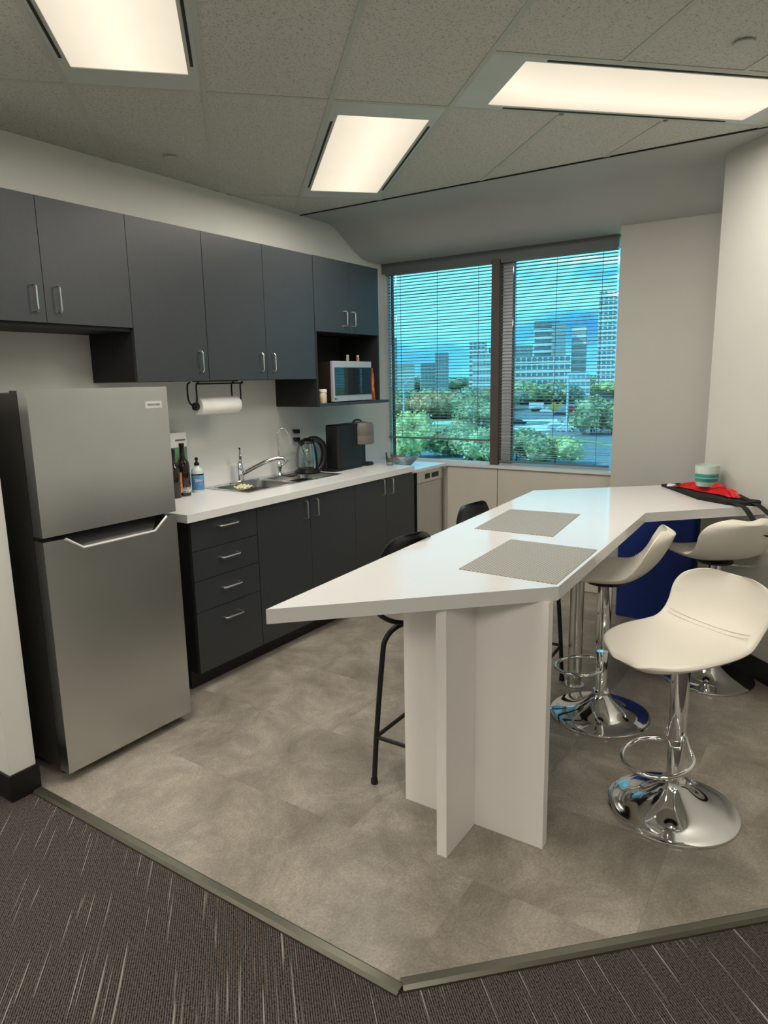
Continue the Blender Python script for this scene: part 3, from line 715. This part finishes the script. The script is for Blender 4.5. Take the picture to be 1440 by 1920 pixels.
o = obj('power_cord', tube(BM(), smooth_path([(3.50, 3.03, .936), (3.44, 3.01, .935), (3.425, 3.06, .9345), (3.47, 3.13, .9345), (3.52, 3.19, .94)], 6), .0038, 6), black, smooth=True)
tag(place(o, (3.45, 3.06, .93)), 'black cord looped on the worktop left of the kettle', 'cord')
# small violet bottle and glass tumbler beside coffee machine
t = thing('small_bottle', 'small violet bottle between the kettle and the coffee machine', 'bottle', (3.90, 3.12, ZT))
obj('bottle', lathe(BM(), [(.020, 0), (.022, .004), (.022, .07), (.016, .085), (.016, .125), (.017, .13)], (3.90, 3.12, ZT), 18), mat('violet_plastic', (.22, .10, .17), .35), t, smooth=True)
t = thing('drinking_glass', 'small clear glass in front of the violet bottle', 'glass', (3.795, 3.07, ZT))
obj('glass', lathe(BM(), [(.024, 0), (.029, .055), (.027, .055), (.022, .004)], (3.795, 3.07, ZT), 20), clearglass, t, smooth=True)

# coffee machine: side-on, brew head over the tray on the right
t = thing('coffee_machine', 'black capsule coffee machine with grey-brown round brew head', 'coffee machine', (4.0, 2.95, ZT))
cy0, cy1 = 2.90, 3.02
def rbox(x0, x1, y0, y1, z0, z1, r): return rings(BM(), [rrect(x0, x1, y0, y1, r, z0), rrect(x0, x1, y0, y1, r, z1-.006), rrect(x0+.006, x1-.006, y0+.006, y1-.006, r, z1)])
obj('body', rbox(3.80, 4.085, cy0, cy1, ZT+.012, ZT+.318, .02), mat('matte_black', (.007, .008, .009), .45), t, smooth=True)
obj('foot', rbox(3.74, 4.10, cy0-.005, cy1+.005, ZT, ZT+.016, .03), black, t, smooth=True)
hd = obj('brew_head', lathe(BM(), [(.088, .165), (.094, .170), (.094, .225), (.093, .228), (.094, .231), (.094, .295), (.084, .318), (.03, .326)], (4.115, 2.93, ZT), 32), mat('taupe_plastic', (.15, .135, .12), .4), t, smooth=True)
obj('lever_arc', tube(BM(), smooth_path([(4.05, 2.96, ZT+.318), (4.09, 2.96, ZT+.338), (4.15, 2.96, ZT+.332), (4.18, 2.96, ZT+.305)], 4), .006, 8), blackm, hd, smooth=True)
obj('front_column', box(BM(), 4.085, 4.150, 2.92, 3.00, ZT+.012, ZT+.17), mat('matte_black', (0, 0, 0)), t, bev=.01)
obj('drip_tray', rbox(4.13, 4.245, 2.90, 3.01, ZT, ZT+.022, .03), black, t, smooth=True)
# glass of brown drink
gx, gy = 4.240, 2.765
t = thing('drinking_glass', 'clear tumbler with a brown drink left in it, near the worktop end', 'glass', (gx, gy, ZT))
obj('glass', lathe(BM(), [(.024, 0), (.033, .095), (.031, .095), (.0225, .006)], (gx, gy, ZT), 24), clearglass, t, smooth=True)
obj('drink', lathe(BM(), [(.0222, .024), (.0262, .056)], (gx, gy, ZT), 24), mat('brown_drink', (.20, .07, .03), .3), t, smooth=True)
# glass bowl with packets
wx, wy, wz = 4.52, 2.82, .893
t = thing('glass_bowl', 'shallow clear glass bowl by the window, with wrapped packets inside', 'bowl', (wx, wy, wz))
obj('bowl', lathe(BM(), [(.055, 0), (.062, .006), (.105, .050), (.125, .080), (.120, .080), (.100, .052), (.058, .010)], (wx, wy, wz), 32), clearglass, t, smooth=True)
rp = [mat('red_packet', (.50, .03, .04), .4), mat('white_packet', (.75, .75, .78), .4), mat('blue_packet', (.10, .2, .35), .4)]
for k in range(7):
    a = k*2.4; rr = .028+.012*(k % 3); px, py, pz = wx+rr*math.cos(a), wy+rr*math.sin(a), wz+.020+.0085*k
    o = obj('sugar_packet', box(BM(), -.030, .030, -.017, .017, 0, .007), rp[k % 3], bev=.002)
    o.location = (px, py, pz); o.rotation_euler = (.06*math.sin(k), .06*math.cos(k*2), a)
    tag(o, ['red', 'white', 'blue'][k % 3]+' wrapped packet in the glass bowl by the window', 'packet', 'packets in the glass bowl')

# ================================================================== bar table
ZB, TT = .905, .045
TP = [(1.390, 1.343), (3.764, 1.461), (4.300, .840), (4.186, .628), (3.800, .330), (3.368, .746), (2.023, .697)]
TP = [(1.390, 1.343), (3.764, 1.461), (4.345, .802), (3.830, .287), (3.368, .746), (2.023, .697)]
t = thing('bar_table', 'long white angular bar table with a pointed end and cross-shaped panel leg', 'table', (2.6, 1.0, 0))
obj('table_top', prism(BM(), TP, ZB-TT, ZB), tablew, t, bev=.004)
obj('leg_panel', box(BM(), 1.984, 2.022, .712, 1.247, 0, ZB-TT), legw, t, bev=.0015)
obj('leg_panel', box(BM(), 1.776, 1.983, .962, .998, 0, ZB-TT), legw, t, bev=.0015)
obj('leg_panel', box(BM(), 2.023, 2.230, .962, .998, 0, ZB-TT), legw, t, bev=.0015)
obj('post_leg', lathe(BM(), [(.050, 0), (.050, .006), (.034, .008), (.034, ZB-TT-.01), (.05, ZB-TT-.008), (.05, ZB-TT)], (3.27, 1.03, 0), 28), nickel, t, smooth=True)
# placemats
for pts, lab in (([(2.046, 1.059), (2.544, 1.080), (2.540, .730), (2.038, .710)], 'woven grey placemat nearest the pointed end of the table'),
                 ([(2.662, 1.300), (3.150, 1.343), (3.185, 1.003), (2.671, .950)], 'woven grey placemat further along the table, toward the window')):
    cx, cy = sum(p[0] for p in pts)/4, sum(p[1] for p in pts)/4
    o = obj('placemat', prism(BM(), pts, ZB, ZB+.0022), weave); tag(place(o, (cx, cy, ZB)), lab, 'placemat', 'woven placemats on the bar table')

# tote bag lying flat, red bag, cup
toteM = mat('black_fabric', (.006, .005, .005), .85, bump=.3, bscale=350)
bm = BM(); prism(bm, [(4.245, .86), (3.86, .60), (3.76, .45), (3.79, .30), (3.85, .325), (4.15, .62), (4.25, .73)], ZB, ZB+.012)
bmesh.ops.subdivide_edges(bm, edges=bm.edges[:], cuts=2)
for v in bm.verts:
    if v.co.z > ZB+.006: v.co.z += .006*math.sin(v.co.x*30)+.006*math.cos(v.co.y*25)+.01*max(0, (.62-v.co.y))*3
t = thing('tote_bag', 'black fabric tote bag lying flat on the far end of the table', 'bag', (4.05, .6, ZB))
obj('bag', bm, toteM, t, smooth=False)
obj('paper_tag', box(BM(), 4.17, 4.225, .775, .815, ZB+.013, ZB+.022), white, t, bev=.001)
def strap(pts, w=.030):
    P = smooth_path(pts, 6); bm = BM(); rs = []
    for i, p in enumerate(P):
        d = (P[min(i+1, len(P)-1)]-P[max(i-1, 0)]).normalized(); s = d.cross(Vector((0, 0, 1)))
        s = s.normalized() if s.length > .05 else Vector((.7, -.7, 0)); n_ = s.cross(d).normalized()
        rs.append([p+s*w/2+n_*.0012, p-s*w/2+n_*.0012, p-s*w/2-n_*.0012, p+s*w/2-n_*.0012])
    return rings(bm, rs)
obj('strap', strap([(3.93, .50, ZB+.014), (3.84, .455, ZB+.008), (3.74, .405, ZB+.012), (3.68, .36, ZB+.008), (3.63, .32, ZB-.03), (3.585, .275, ZB-.085), (3.57, .24, ZB-.10)]), toteM, t)
obj('strap', strap([(3.93, .42, ZB+.03), (3.84, .36, ZB+.020), (3.74, .30, ZB+.010), (3.66, .24, ZB-.02), (3.60, .19, ZB-.03)]), toteM, t)
# red plastic bag
bm = BM(); bmesh.ops.create_grid(bm, x_segments=26, y_segments=18, size=.5)
for v in bm.verts:
    x, y = v.co.x, v.co.y
    e_ = max(0, 1-(abs(x)*2)**4)*max(0, 1-(abs(y)*2)**4)
    z_ = .010+e_*(.022+.011*math.sin(x*13+y*5)+.009*math.cos(y*15-x*8)+.006*math.sin(x*31)*math.cos(y*27))+.050*max(0, x)*e_
    X = 4.005-x*.27+y*.050+.012*math.sin(y*11); Y = .575-x*.33-y*.050+.012*math.cos(x*12)
    v.co = Vector((X, Y, ZB+.016+z_))
bmesh.ops.solidify(bm, geom=bm.faces[:], thickness=.0015)
o = obj('plastic_bag', bm, mat('red_plastic_film', (.62, .018, .018), .28, coat=.3, var=.15, vscale=14), smooth=True)
tag(place(o, (4.03, .605, ZB+.012)), 'crumpled red plastic bag lying on the black tote bag', 'bag')
cxp = (4.000, .583)
t = thing('container_cup', 'translucent plastic tub with teal contents on the red bag', 'container', (cxp[0], cxp[1], .960))
obj('tub', lathe(BM(), [(.048, .0), (.051, .004), (.058, .070), (.059, .071), (.0605, .112), (.058, .112), (.056, .072), (.048, .006)], (cxp[0], cxp[1], .960), 28), mat('frosted_plastic', (.52, .62, .57), .35), t, smooth=True)
obj('teal_band', lathe(BM(), [(.0545, .026), (.0562, .028), (.0592, .066), (.0575, .068)], (cxp[0], cxp[1], .960), 28, False, False), mat('teal_film', (.03, .27, .23), .3), t, smooth=True)
obj('pale_ridge', lathe(BM(), [(.0585, .044), (.0595, .046), (.0595, .049), (.0590, .051)], (cxp[0], cxp[1], .960), 28, False, False), mat('pale_teal', (.16, .42, .37), .4), t, smooth=True)

# blue recycling bin under the table's far end
t = thing('recycling_bin', 'tall dark blue plastic bin under the far end of the bar table', 'bin', (4.52, .90, 0))
obj('tub', rings(BM(), [rrect(4.435, 4.615, .69, 1.145, .03, .004), rrect(4.425, 4.625, .676, 1.150, .03, .79)]), bluem, t, smooth=True)
obj('rim', rings(BM(), [rrect(4.420, 4.630, .672, 1.155, .03, .785), rrect(4.415, 4.635, .668, 1.160, .03, .80), rrect(4.415, 4.635, .668, 1.160, .03, .815), rrect(4.43, 4.62, .68, 1.14, .03, .82)]), bluem, t, smooth=True)

# ================================================================== chrome swivel stools
def stool():
    t = thing('bar_stool', '', 'stool', (0, 0, 0), 0, 'white chrome-based bar stools', local=True)
    pr = [(.222, 0), (.225, .004), (.224, .009)]
    for k in range(14):
        f = k/13; pr.append((.215*(1-f)**1.0+.036*f, .012+.085*(f**2.6)+.010*f))
    pr += [(.036, .125), (.032, .127)]
    obj('base', lathe(BM(), pr, seg=48), chrome, t, smooth=True)
    obj('lower_tube', lathe(BM(), [(.027, .120), (.027, .31), (.026, .312)], seg=28), chrome, t, smooth=True)
    obj('collar', lathe(BM(), [(.036, .108), (.041, .113), (.041, .122), (.034, .128)], seg=28), chrome, t, smooth=True)
    obj('column_sleeve', lathe(BM(), [(.0300, .300), (.0315, .303), (.0325, .60), (.032, .615)], seg=28), chrome, t, smooth=True)
    obj('seat_plate', lathe(BM(), [(.03, .600), (.085, .612), (.085, .620)], seg=24), black, t)
    # footrest: a D-shaped hoop reaching forward (+y), hung from a clip on the tube
    pts = []
    for k in range(25):
        a = -.30*pi+(1.60*pi)*k/24
        pts.append((.115*math.cos(a), .090+.118*math.sin(a), .240-.12*(.090+.118*math.sin(a))))
    pts = [(.034, 0, .300), (.050, -.004, .262)]+pts+[(-.050, -.004, .262), (-.034, 0, .300)]
    obj('footrest', tube(BM(), smooth_path(pts, 2), .0085, 10), chrome, t, smooth=True)
    obj('lift_lever', tube(BM(), [(.03, .0, .598), (.12, -.02, .590), (.20, -.05, .588)], .005, 8), chrome, t, smooth=True)
    # upholstered shell: seat profile in y,z with half width per station
    st = [(.246, .626, .050), (.240, .632, .105), (.215, .640, .158), (.175, .647, .192), (.12, .652, .210), (.05, .655, .218), (-.03, .656, .214), (-.095, .663, .207), (-.140, .683, .203), (-.178, .715, .205), (-.208, .752, .210), (-.230, .790, .206), (-.246, .823, .182), (-.256, .847, .140), (-.262, .862, .075)]
    S2 = smooth_path([(a, b_, c) for a, b_, c in st], 4)
    nv = 20; outer = []; inner = []
    for i, s in enumerate(S2):
        d = (S2[min(i+1, len(S2)-1)]-S2[max(i-1, 0)]); tl = math.hypot(d.x, d.y); ty, tz = d.x/tl, d.y/tl
        ny, nz = tz, -ty              # normal pointing up / forward
        if nz < 0 and i < len(S2)/2: ny, nz = -ny, -nz
        if i >= len(S2)/2 and ny < 0: ny, nz = -ny, -nz
        ft = i/(len(S2)-1); th = .019
        back = max(0, min(1, (ft-.48)/.25))
        ri = []; ro = []
        for k in range(nv+1):
            x = -1+2*k/nv; w = s.z; ed = abs(x)
            lift = (.020+.034*back*(1-.45*max(0, (ft-.85)/.15)))*(ed**2.4)     # sides curl up / forward
            rnd = math.sqrt(max(0, 1-ed**4.5))
            py, pz = s.x+ny*lift, s.y+nz*lift
            ri.append((x*w, py+ny*th*rnd, pz+nz*th*rnd)); ro.append((x*w, py-ny*th*rnd*1.0, pz-nz*th*rnd*1.0))
        outer.append(ri+ro[::-1])
    bm = BM(); rings(bm, outer)
    bmesh.ops.remove_doubles(bm, verts=bm.verts, dist=.0008)
    o = obj('seat_shell', bm, leather, t, smooth=True)
    sub = o.modifiers.new('s', 'SUBSURF'); sub.levels = 1; sub.render_levels = 1
    # stitched seam where seat meets back
    for dy, dz in ((0, 0), (.014, -.004)):
        pts = []
        for k in range(17):
            x = -1+2*k/16; lift = (.020+.012)*(abs(x)**2.4)
            pts.append((x*.165, -.130+dy+.010*x*x, .7005+dz*2.3+lift*.55))
        obj('seam', tube(BM(), pts, .0013, 6), mat('seam_thread', (.70, .64, .54), .6), o, smooth=True)
    return t
s0 = stool()
H3 = lambda deg: math.radians(deg-90)
s0.location = (2.445, .395, 0); s0.rotation_euler = (0, 0, H3(150)); s0['label'] = 'white bar stool nearest the camera, seat turned toward the viewer'
s1 = copytree(s0, loc=(3.02, .825, 0), rot=H3(98), label='white bar stool tucked under the middle of the bar table')
s2 = copytree(s0, loc=(3.71, .475, 0), rot=H3(40), label='white bar stool farthest back, against the right wall under the tote bag')
for s_, dz in ((s0, -.022), (s1, .030), (s2, .010)):       # gas lift: the seat, its plate, lever and sleeve ride together
    for ch in s_.children:
        if ch.name.split('.')[0] in ('seat_shell', 'seat_plate', 'lift_lever', 'column_sleeve'): ch.location.z += dz

# ================================================================== black wire stools on the kitchen side
def wire_stool():
    t = thing('wire_stool', '', 'stool', (0, 0, 0), 0, 'black wire-leg stools on the kitchen side', local=True)
    for sx_ in (-1, 1):
        for sy_ in (-1, 1):
            x, y = .245*sx_, .205*sy_
            p = smooth_path([(x, y, .004), (x*.96, y*.96, .20), (x*.86, y*.88, .50), (x*.80, y*.84, .585), (x*.62, y*.70, .630), (x*.35, y*.45, .640)], 5)
            lg_ = obj('leg', tube(BM(), p, .0105, 10), blackm, t, smooth=True)
            obj('foot_cap', lathe(BM(), [(.013, 0), (.014, .002), (.013, .022)], (x, y, 0), 12), rubber, lg_, smooth=True)
    for sx_ in (-1, 1):
        p = smooth_path([(.22*sx_, .20, .735), (.225*sx_, .19, .700), (.20*sx_, .15, .665), (.15*sx_, .10, .648), (.10*sx_, 0, .645), (.15*sx_, -.10, .648), (.20*sx_, -.15, .665), (.225*sx_, -.19, .70), (.22*sx_, -.20, .735)], 4)
        obj('seat_support', tube(BM(), p, .0095, 10), blackm, t, smooth=True)
    for (a, b_) in (((-1, -1), (1, -1)), ((1, -1), (1, 1)), ((1, 1), (-1, 1)), ((-1, 1), (-1, -1))):
        obj('footrest', tube(BM(), [(.236*a[0], .198*a[1], .195), (.236*b_[0], .198*b_[1], .195)], .008, 8), blackm, t, smooth=True)
    # shell: seat plus low back, back at +y
    st = [(-.20, .750, .15), (-.19, .755, .20), (-.08, .742, .22), (.05, .742, .225), (.15, .760, .225), (.205, .815, .22), (.228, .870, .205), (.238, .915, .165), (.242, .932, .10)]
    S2 = smooth_path(st, 3); outer = []
    for i, s in enumerate(S2):
        d = (S2[min(i+1, len(S2)-1)]-S2[max(i-1, 0)]); tl = math.hypot(d.x, d.y); ty, tz = d.x/tl, d.y/tl; ny, nz = -tz, ty
        bk = max(0, (i/(len(S2)-1)-.45)/.55); ri = []; ro = []
        for k in range(15):
            x = -1+2*k/14; l = (.012+.06*bk*(1-bk*.3))*abs(x)**2
            r_ = math.sqrt(max(0, 1-abs(x)**6))*.007+.0004
            ri.append((x*s.z, s.x+ny*(l+r_), s.y+nz*(l+r_))); ro.append((x*s.z, s.x+ny*(l-r_), s.y+nz*(l-r_)))
        outer.append(ri+ro[::-1])
    obj('seat_shell', rings(BM(), outer), black, t, smooth=True)
    return t
w0 = wire_stool()
w0.location = (2.250, 1.200, 0); w0['label'] = 'black wire-leg stool nearer the pointed table end, its leg beside the panel leg'
copytree(w0, loc=(3.030, 1.290, 0), rot=.06, label='black wire-leg stool nearer the window, its backrest rising above the table edge')

# ================================================================== outside
GZ = -12.0
asph = mat('asphalt', (.22, .23, .25), .85, var=.12, vscale=.05)
concr = mat('pale_concrete_road', (.70, .72, .74), .8, var=.08, vscale=.08)
grass = mat('grass', (.30, .34, .15), .95, var=.3, vscale=.15)
b = BM(); box(b, 12, 2200, -900, 1300, GZ-1, GZ); o = struct('ground', b, grass)
for (pts, m_, nm) in (([(138, 34), (520, 70), (540, 215), (190, 96)], asph, 'car_park'), ([(60, 100), (420, -20), (424, -6), (64, 116)], concr, 'road'), ([(150, 150), (215, 60), (226, 66), (160, 158)], concr, 'road'), ([(90, 20), (125, 10), (150, 66), (112, 80)], asph, 'car_park')):
    obj(nm, prism(BM(), pts, GZ, GZ+.05+.03*(m_ is concr)), m_, o, kind='structure')
# foliage
def crown_mesh(n, seed, leaf):
    rnd = random.Random(seed); bm = BM()
    lumps = [(rnd.uniform(-.45, .45), rnd.uniform(-.45, .45), rnd.uniform(.35, .8), rnd.uniform(.28, .45)) for _ in range(9)]
    for k in range(n):
        lx, ly, lz, lr = rnd.choice(lumps)
        d = Vector((rnd.gauss(0, 1), rnd.gauss(0, 1), rnd.gauss(0, 1))).normalized()*lr*rnd.uniform(.75, 1.0)
        p = Vector((lx, ly, lz))+d; a = Vector((rnd.gauss(0, 1), rnd.gauss(0, 1), rnd.gauss(0, 1))).normalized()*leaf; c = a.cross(Vector((rnd.gauss(0, 1), rnd.gauss(0, 1), rnd.gauss(0, 1)))).normalized()*leaf*.7
        bm.faces.new([bm.verts.new(p+a), bm.verts.new(p+c), bm.verts.new(p-a), bm.verts.new(p-c)])
    for lx, ly, lz, lr in lumps:
        bmesh.ops.create_icosphere(bm, subdivisions=1, radius=lr*.8, matrix=Matrix.Translation((lx, ly, lz)))
    me = bpy.data.meshes.new('foliage'); bm.to_mesh(me); bm.free(); return me
leafm = {'green': mat('green_leaves', (.44, .44, .25), .8, var=.4, vscale=3.), 'yellow': mat('yellow_green_leaves', (.68, .62, .28), .8, var=.35, vscale=3.), 'orange': mat('orange_leaves', (.70, .42, .22), .8, var=.35, vscale=3.), 'dark': mat('dark_green_leaves', (.36, .40, .30), .85, var=.4, vscale=3.)}  # leaf colours paled to stand in for distance haze
bark = mat('bark', (.10, .08, .06), .9)
crowns = {}
for k in leafm:
    for s in range(2):
        me = crown_mesh(1100, s*7+len(k), .055); me.materials.append(leafm[k]); crowns[(k, s)] = me
trb = BM(); tube(trb, [(0, 0, 0), (0, 0, .45)], [.03, .015], 6); trm = bpy.data.meshes.new('trunk'); trb.to_mesh(trm); trb.free(); trm.materials.append(bark)
def tree(x, y, h, w, kind, s, label, group):
    t = thing('tree', label, 'tree', (x, y, GZ), random.uniform(0, 6), group, local=True)
    c = bpy.data.objects.new('foliage', crowns[(kind, s)]); COL.objects.link(c); c.parent = t; c.scale = (w, w, h*.95)
    k = bpy.data.objects.new('trunk', trm); COL.objects.link(k); k.parent = t; k.scale = (h, h, h)
near = [(101, 63, 5.0, 6, 'yellow', 'yellow-green tree low in the left window bay, below the blind'), (106, 56, 5.5, 8, 'green', 'green tree low in the left window bay, near the mullion'), (104, 49.5, 5, 7, 'green', 'green tree directly behind the window mullion'), (103, 43, 6.0, 8, 'green', 'leafy tree low in the right window bay beside the mullion'), (104, 37, 4.5, 6, 'yellow', 'yellowish tree at the bottom of the right window bay'), (141, 86, 6, 7, 'yellow', 'yellow bush beside the pale road in the left bay'), (160, 77, 7, 10, 'green', 'round green tree beyond the near road, left of the mullion'), (165, 50, 9.5, 11, 'green', 'large green tree by the car park in the right window bay')]
for i, (x, y, h, w, k, lab) in enumerate(near): tree(x, y, h, w, k, i % 2, lab, 'near trees outside the window')
rnd = random.Random(3)
for i in range(46):
    az = math.radians(rnd.uniform(23.8, 33.4)); d = rnd.uniform(235, 330)
    if az < math.radians(25.5) and d < 260: d += 60
    k = rnd.choice(['dark', 'dark', 'green', 'green', 'dark', 'yellow'] if i % 9 else ['orange'])
    tree(d*math.cos(az), d*math.sin(az), rnd.uniform(6.5, 9.5), rnd.uniform(9, 14), k, i % 2, {'dark': 'dark green', 'green': 'mid green', 'yellow': 'yellowing', 'orange': 'orange autumn'}[k]+' tree in the belt beyond the road, left window bay', 'tree belt in the left bay')
for i in range(30):
    az = math.radians(rnd.uniform(14.6, 23.6)); d = rnd.uniform(430, 500) if az < math.radians(18.5) else rnd.uniform(365, 395)
    k = rnd.choice(['dark', 'green', 'green', 'yellow'])
    tree(d*math.cos(az), d*math.sin(az), rnd.uniform(8, 11.5), rnd.uniform(14, 20), k, i % 2, {'dark': 'dark green', 'green': 'mid green', 'yellow': 'yellowing'}[k]+' tree in front of the office blocks, right window bay', 'tree belt in the right bay')
for i in range(26):
    az = math.radians(14+20*i/25); d = rnd.uniform(760, 860)
    tree(d*math.cos(az), d*math.sin(az), rnd.uniform(13, 17), rnd.uniform(30, 44), 'dark', i % 2, 'distant dark tree on the skyline beyond the buildings', 'skyline trees')

cg = mat('concrete_grey', (.42, .44, .46), .7, var=.06, vscale=.2); cw = mat('white_cladding', (.80, .80, .80), .6, var=.04, vscale=.2); cgd = mat('dark_parapet', (.26, .28, .32), .6)
wg = mat('far_window_glass', (.16, .26, .32), .3, .1); gl2 = mat('blue_curtain_glass', (.30, .45, .50), .3, .1); brk = mat('far_brick', (.30, .14, .11), .8)
def building(label, cx, cy, w, dp, zt, body, band, floors, colsn=0, roof=None):
    if math.atan2(cy, cx) < math.radians(23.8):      # the blocks in the right bay stand beyond the car park
        cx, cy, w, dp, zt = cx*1.55, cy*1.55, w*1.55, dp*1.4, EYE+(zt-EYE)*1.55
        if roof: roof *= 1.5
    yaw = math.atan2(cy, cx)+random.uniform(-.12, .12)
    t = thing('building', label, 'building', (cx, cy, GZ), yaw, 'buildings seen through the blinds', local=True)
    H_ = zt-GZ
    obj('wall', box(BM(), 0, dp, -w/2, w/2, 0, H_), body, t)
    fh = H_/floors
    for k in range(floors):
        z = (k+.35)*fh
        if colsn:
            me = None
            for c in range(colsn):
                y = -w/2+w*(c+.5)/colsn; hw = w/colsn*.36
                if me is None:
                    o = obj('window', box(BM(), -.12, 0, -hw, hw, 0, fh*.5), band, t); me = o.data
                else: o = bpy.data.objects.new('window', me); COL.objects.link(o); o.parent = t
                o.location = (0, y, z)
        else: obj('floor_band', box(BM(), -.25, dp+.1, -w/2-.2, w/2+.2, z, z+fh*.42), band, t)
    if roof: obj('roof_parapet', box(BM(), -.3, dp+.3, -w/2-.3, w/2+.3, H_, H_+roof), cgd, t)
    return t
building('distant apartment tower behind the lower block, left window bay', 526, 289, 11, 12, 23.5, cg, wg, 12, 4)
building('distant low pale block left of the distant tower', 538, 309, 13, 12, 14.9, cg, wg, 8, 4)
building('hazy apartment cluster at the far left of the skyline', 595, 369, 19, 14, 18.1, cg, cw, 9, 0)
building('slim tower at the left edge of the window', 425, 273, 6, 12, 31, cg, wg, 14, 3)
building('pale twin tower left of the mullion', 405, 197, 10, 12, 24.4, cw, wg, 13, 4)
building('low block with blue glass grid just left of the mullion', 298, 142, 9.5, 14, 12.9, cw, gl2, 7, 6)
building('small brick block at the mullion', 345, 158, 5, 10, 17.3, brk, wg, 8, 2)
building('far grey block right of the mullion', 462, 192, 18, 12, 23.3, cg, wg, 12, 6)
building('office tower with white floor bands and dark parapet', 281, 105, 9.5, 12, 21.8, wg, cw, 10, 0, 2.4)
building('glass corner of the banded office tower', 272, 96.5, 5, 8, 22.3, gl2, cg, 11, 0)
building('grey wing on the right of the banded office tower', 284, 92.5, 5.5, 12, 21.6, cg, cw, 10, 0)
building('long low white office block in front of the banded tower', 240, 93, 23, 16, 8.9, cw, wg, 6, 12)
building('tall apartment tower at the right edge of the window', 269, 76, 8.5, 14, 32.6, cw, wg, 22, 5)
building('low glass pavilion beside the car park', 228, 74, 7.5, 10, 2.6, cw, gl2, 4, 5)
building('small red-roofed building among the trees', 286, 144, 6, 6, -3.5, brk, cw, 3, 2)
# vehicles
def carmesh(c, L_=4.5, W_=1.8, H_=1.45):
    bm = BM()
    rs = [[(-L_/2, y, z) for y, z in ((-W_/2, .3), (W_/2, .3), (W_/2, .8), (-W_/2, .8))]]
    for x, zt, wt in ((-L_*.46, .9, 1), (-L_*.30, .95, 1), (-L_*.18, H_, .84), (L_*.22, H_, .84), (L_*.38, .95, 1), (L_*.5, .8, 1)):
        rs.append([(x, -W_/2, .3), (x, W_/2, .3), (x, W_/2*wt, zt), (x, -W_/2*wt, zt)])
    rings(bm, rs)
    for x in (-L_*.31, L_*.31): tube(bm, [(x, -W_/2-.02, .32), (x, W_/2+.02, .32)], .32, 10)
    me = bpy.data.meshes.new('car'); bm.to_mesh(me); bm.free(); me.materials.append(c); return me
cc = {'white': mat('car_white', (.75, .76, .78), .3), 'silver': mat('car_silver', (.45, .47, .5), .3, .4), 'black': mat('car_black', (.02, .02, .025), .3), 'red': mat('car_red', (.40, .03, .04), .3)}
cms = {k: carmesh(m_) for k, m_ in cc.items()}
spots = [(193, 81, 'black'), (196, 83.5, 'black'), (190, 79, 'black'), (186, 66, 'white'), (205, 70, 'silver'), (237, 83, 'black'), (240, 81, 'black'), (273, 100, 'white'), (276, 106, 'silver'), (262, 101, 'black'), (258, 96, 'white'), (226, 130, 'white'), (229, 118, 'silver'), (233, 124, 'black'), (222, 108, 'white'), (300, 92, 'white'), (306, 88, 'silver'), (311, 85, 'white'), (318, 95, 'black'), (325, 90, 'white'), (290, 74, 'white'), (296, 77, 'silver'), (170, 58, 'white'), (175, 62, 'silver')]
for x, y, k in spots:
    o = bpy.data.objects.new('car', cms[k]); COL.objects.link(o); o.location = (x, y, GZ+.05); o.rotation_euler = (0, 0, 1.9+.4*math.sin(x))
    tag(o, k+' car parked outside, seen through the blinds', 'car', k+' cars outside')
for x, y, nm, lab, c, sz in ((248, 78, 'bus', 'red and pink bus in the car park', 'red', (2.6, 11, 3.0)), (279, 108, 'truck', 'white box truck in the car park', 'white', (2.4, 6, 3.2)), ):
    o = obj(nm, box(BM(), -sz[0]/2, sz[0]/2, -sz[1]/2, sz[1]/2, .4, sz[2]), cc[c], bev=.15); o.location = (x, y, GZ+.05); o.rotation_euler = (0, 0, .3); tag(o, lab, nm)
o = obj('excavator', prism_y(BM(), [(-2, .3), (2, .3), (2, 1.6), (.8, 1.8), (.8, 3.2), (-.8, 3.2), (-1, 1.8), (-3.5, 4.2), (-3.9, 3.9), (-2, 1.4)], -1.1, 1.1), mat('machine_yellow', (.60, .36, .05), .5))
o.location = (272, 98, GZ+.05); o.rotation_euler = (0, 0, 1.9); tag(o, 'yellow construction machine near the white truck', 'machine')
# street lamps
polem = mat('galvanised_pole', (.60, .66, .70), .5)
for x, y, h, arm, lab in ((216, 138.5, 14.5, 2.5, 'street lamp pole at the far left of the window'), (172, 107, 12.3, 5, 'street lamp with a long arm in the left window bay'), (256, 143, 9, 2, 'short lamp post beyond the pale road, left bay'), (168, 57, 14.0, 1.5, 'lamp post standing in the car park, right bay')):
    t = thing('street_lamp', lab, 'street lamp', (x, y, GZ), math.atan2(y, x)-pi/2, None, local=True)
    obj('pole', tube(BM(), [(0, 0, 0), (0, 0, h*.85), (0, 0, h)], [.30, .24, .18], 8), polem, t)
    obj('arm', tube(BM(), [(0, 0, h*.985), (arm*.5, 0, h+arm*.35), (arm, 0, h+arm*.45)], .12, 6), polem, t)
    obj('lamp_head', box(BM(), arm-.2, arm+.9, -.25, .25, h+arm*.45-.12, h+arm*.45+.12), polem, t)

for o in bpy.data.objects:
    if '_o' in o: del o['_o']
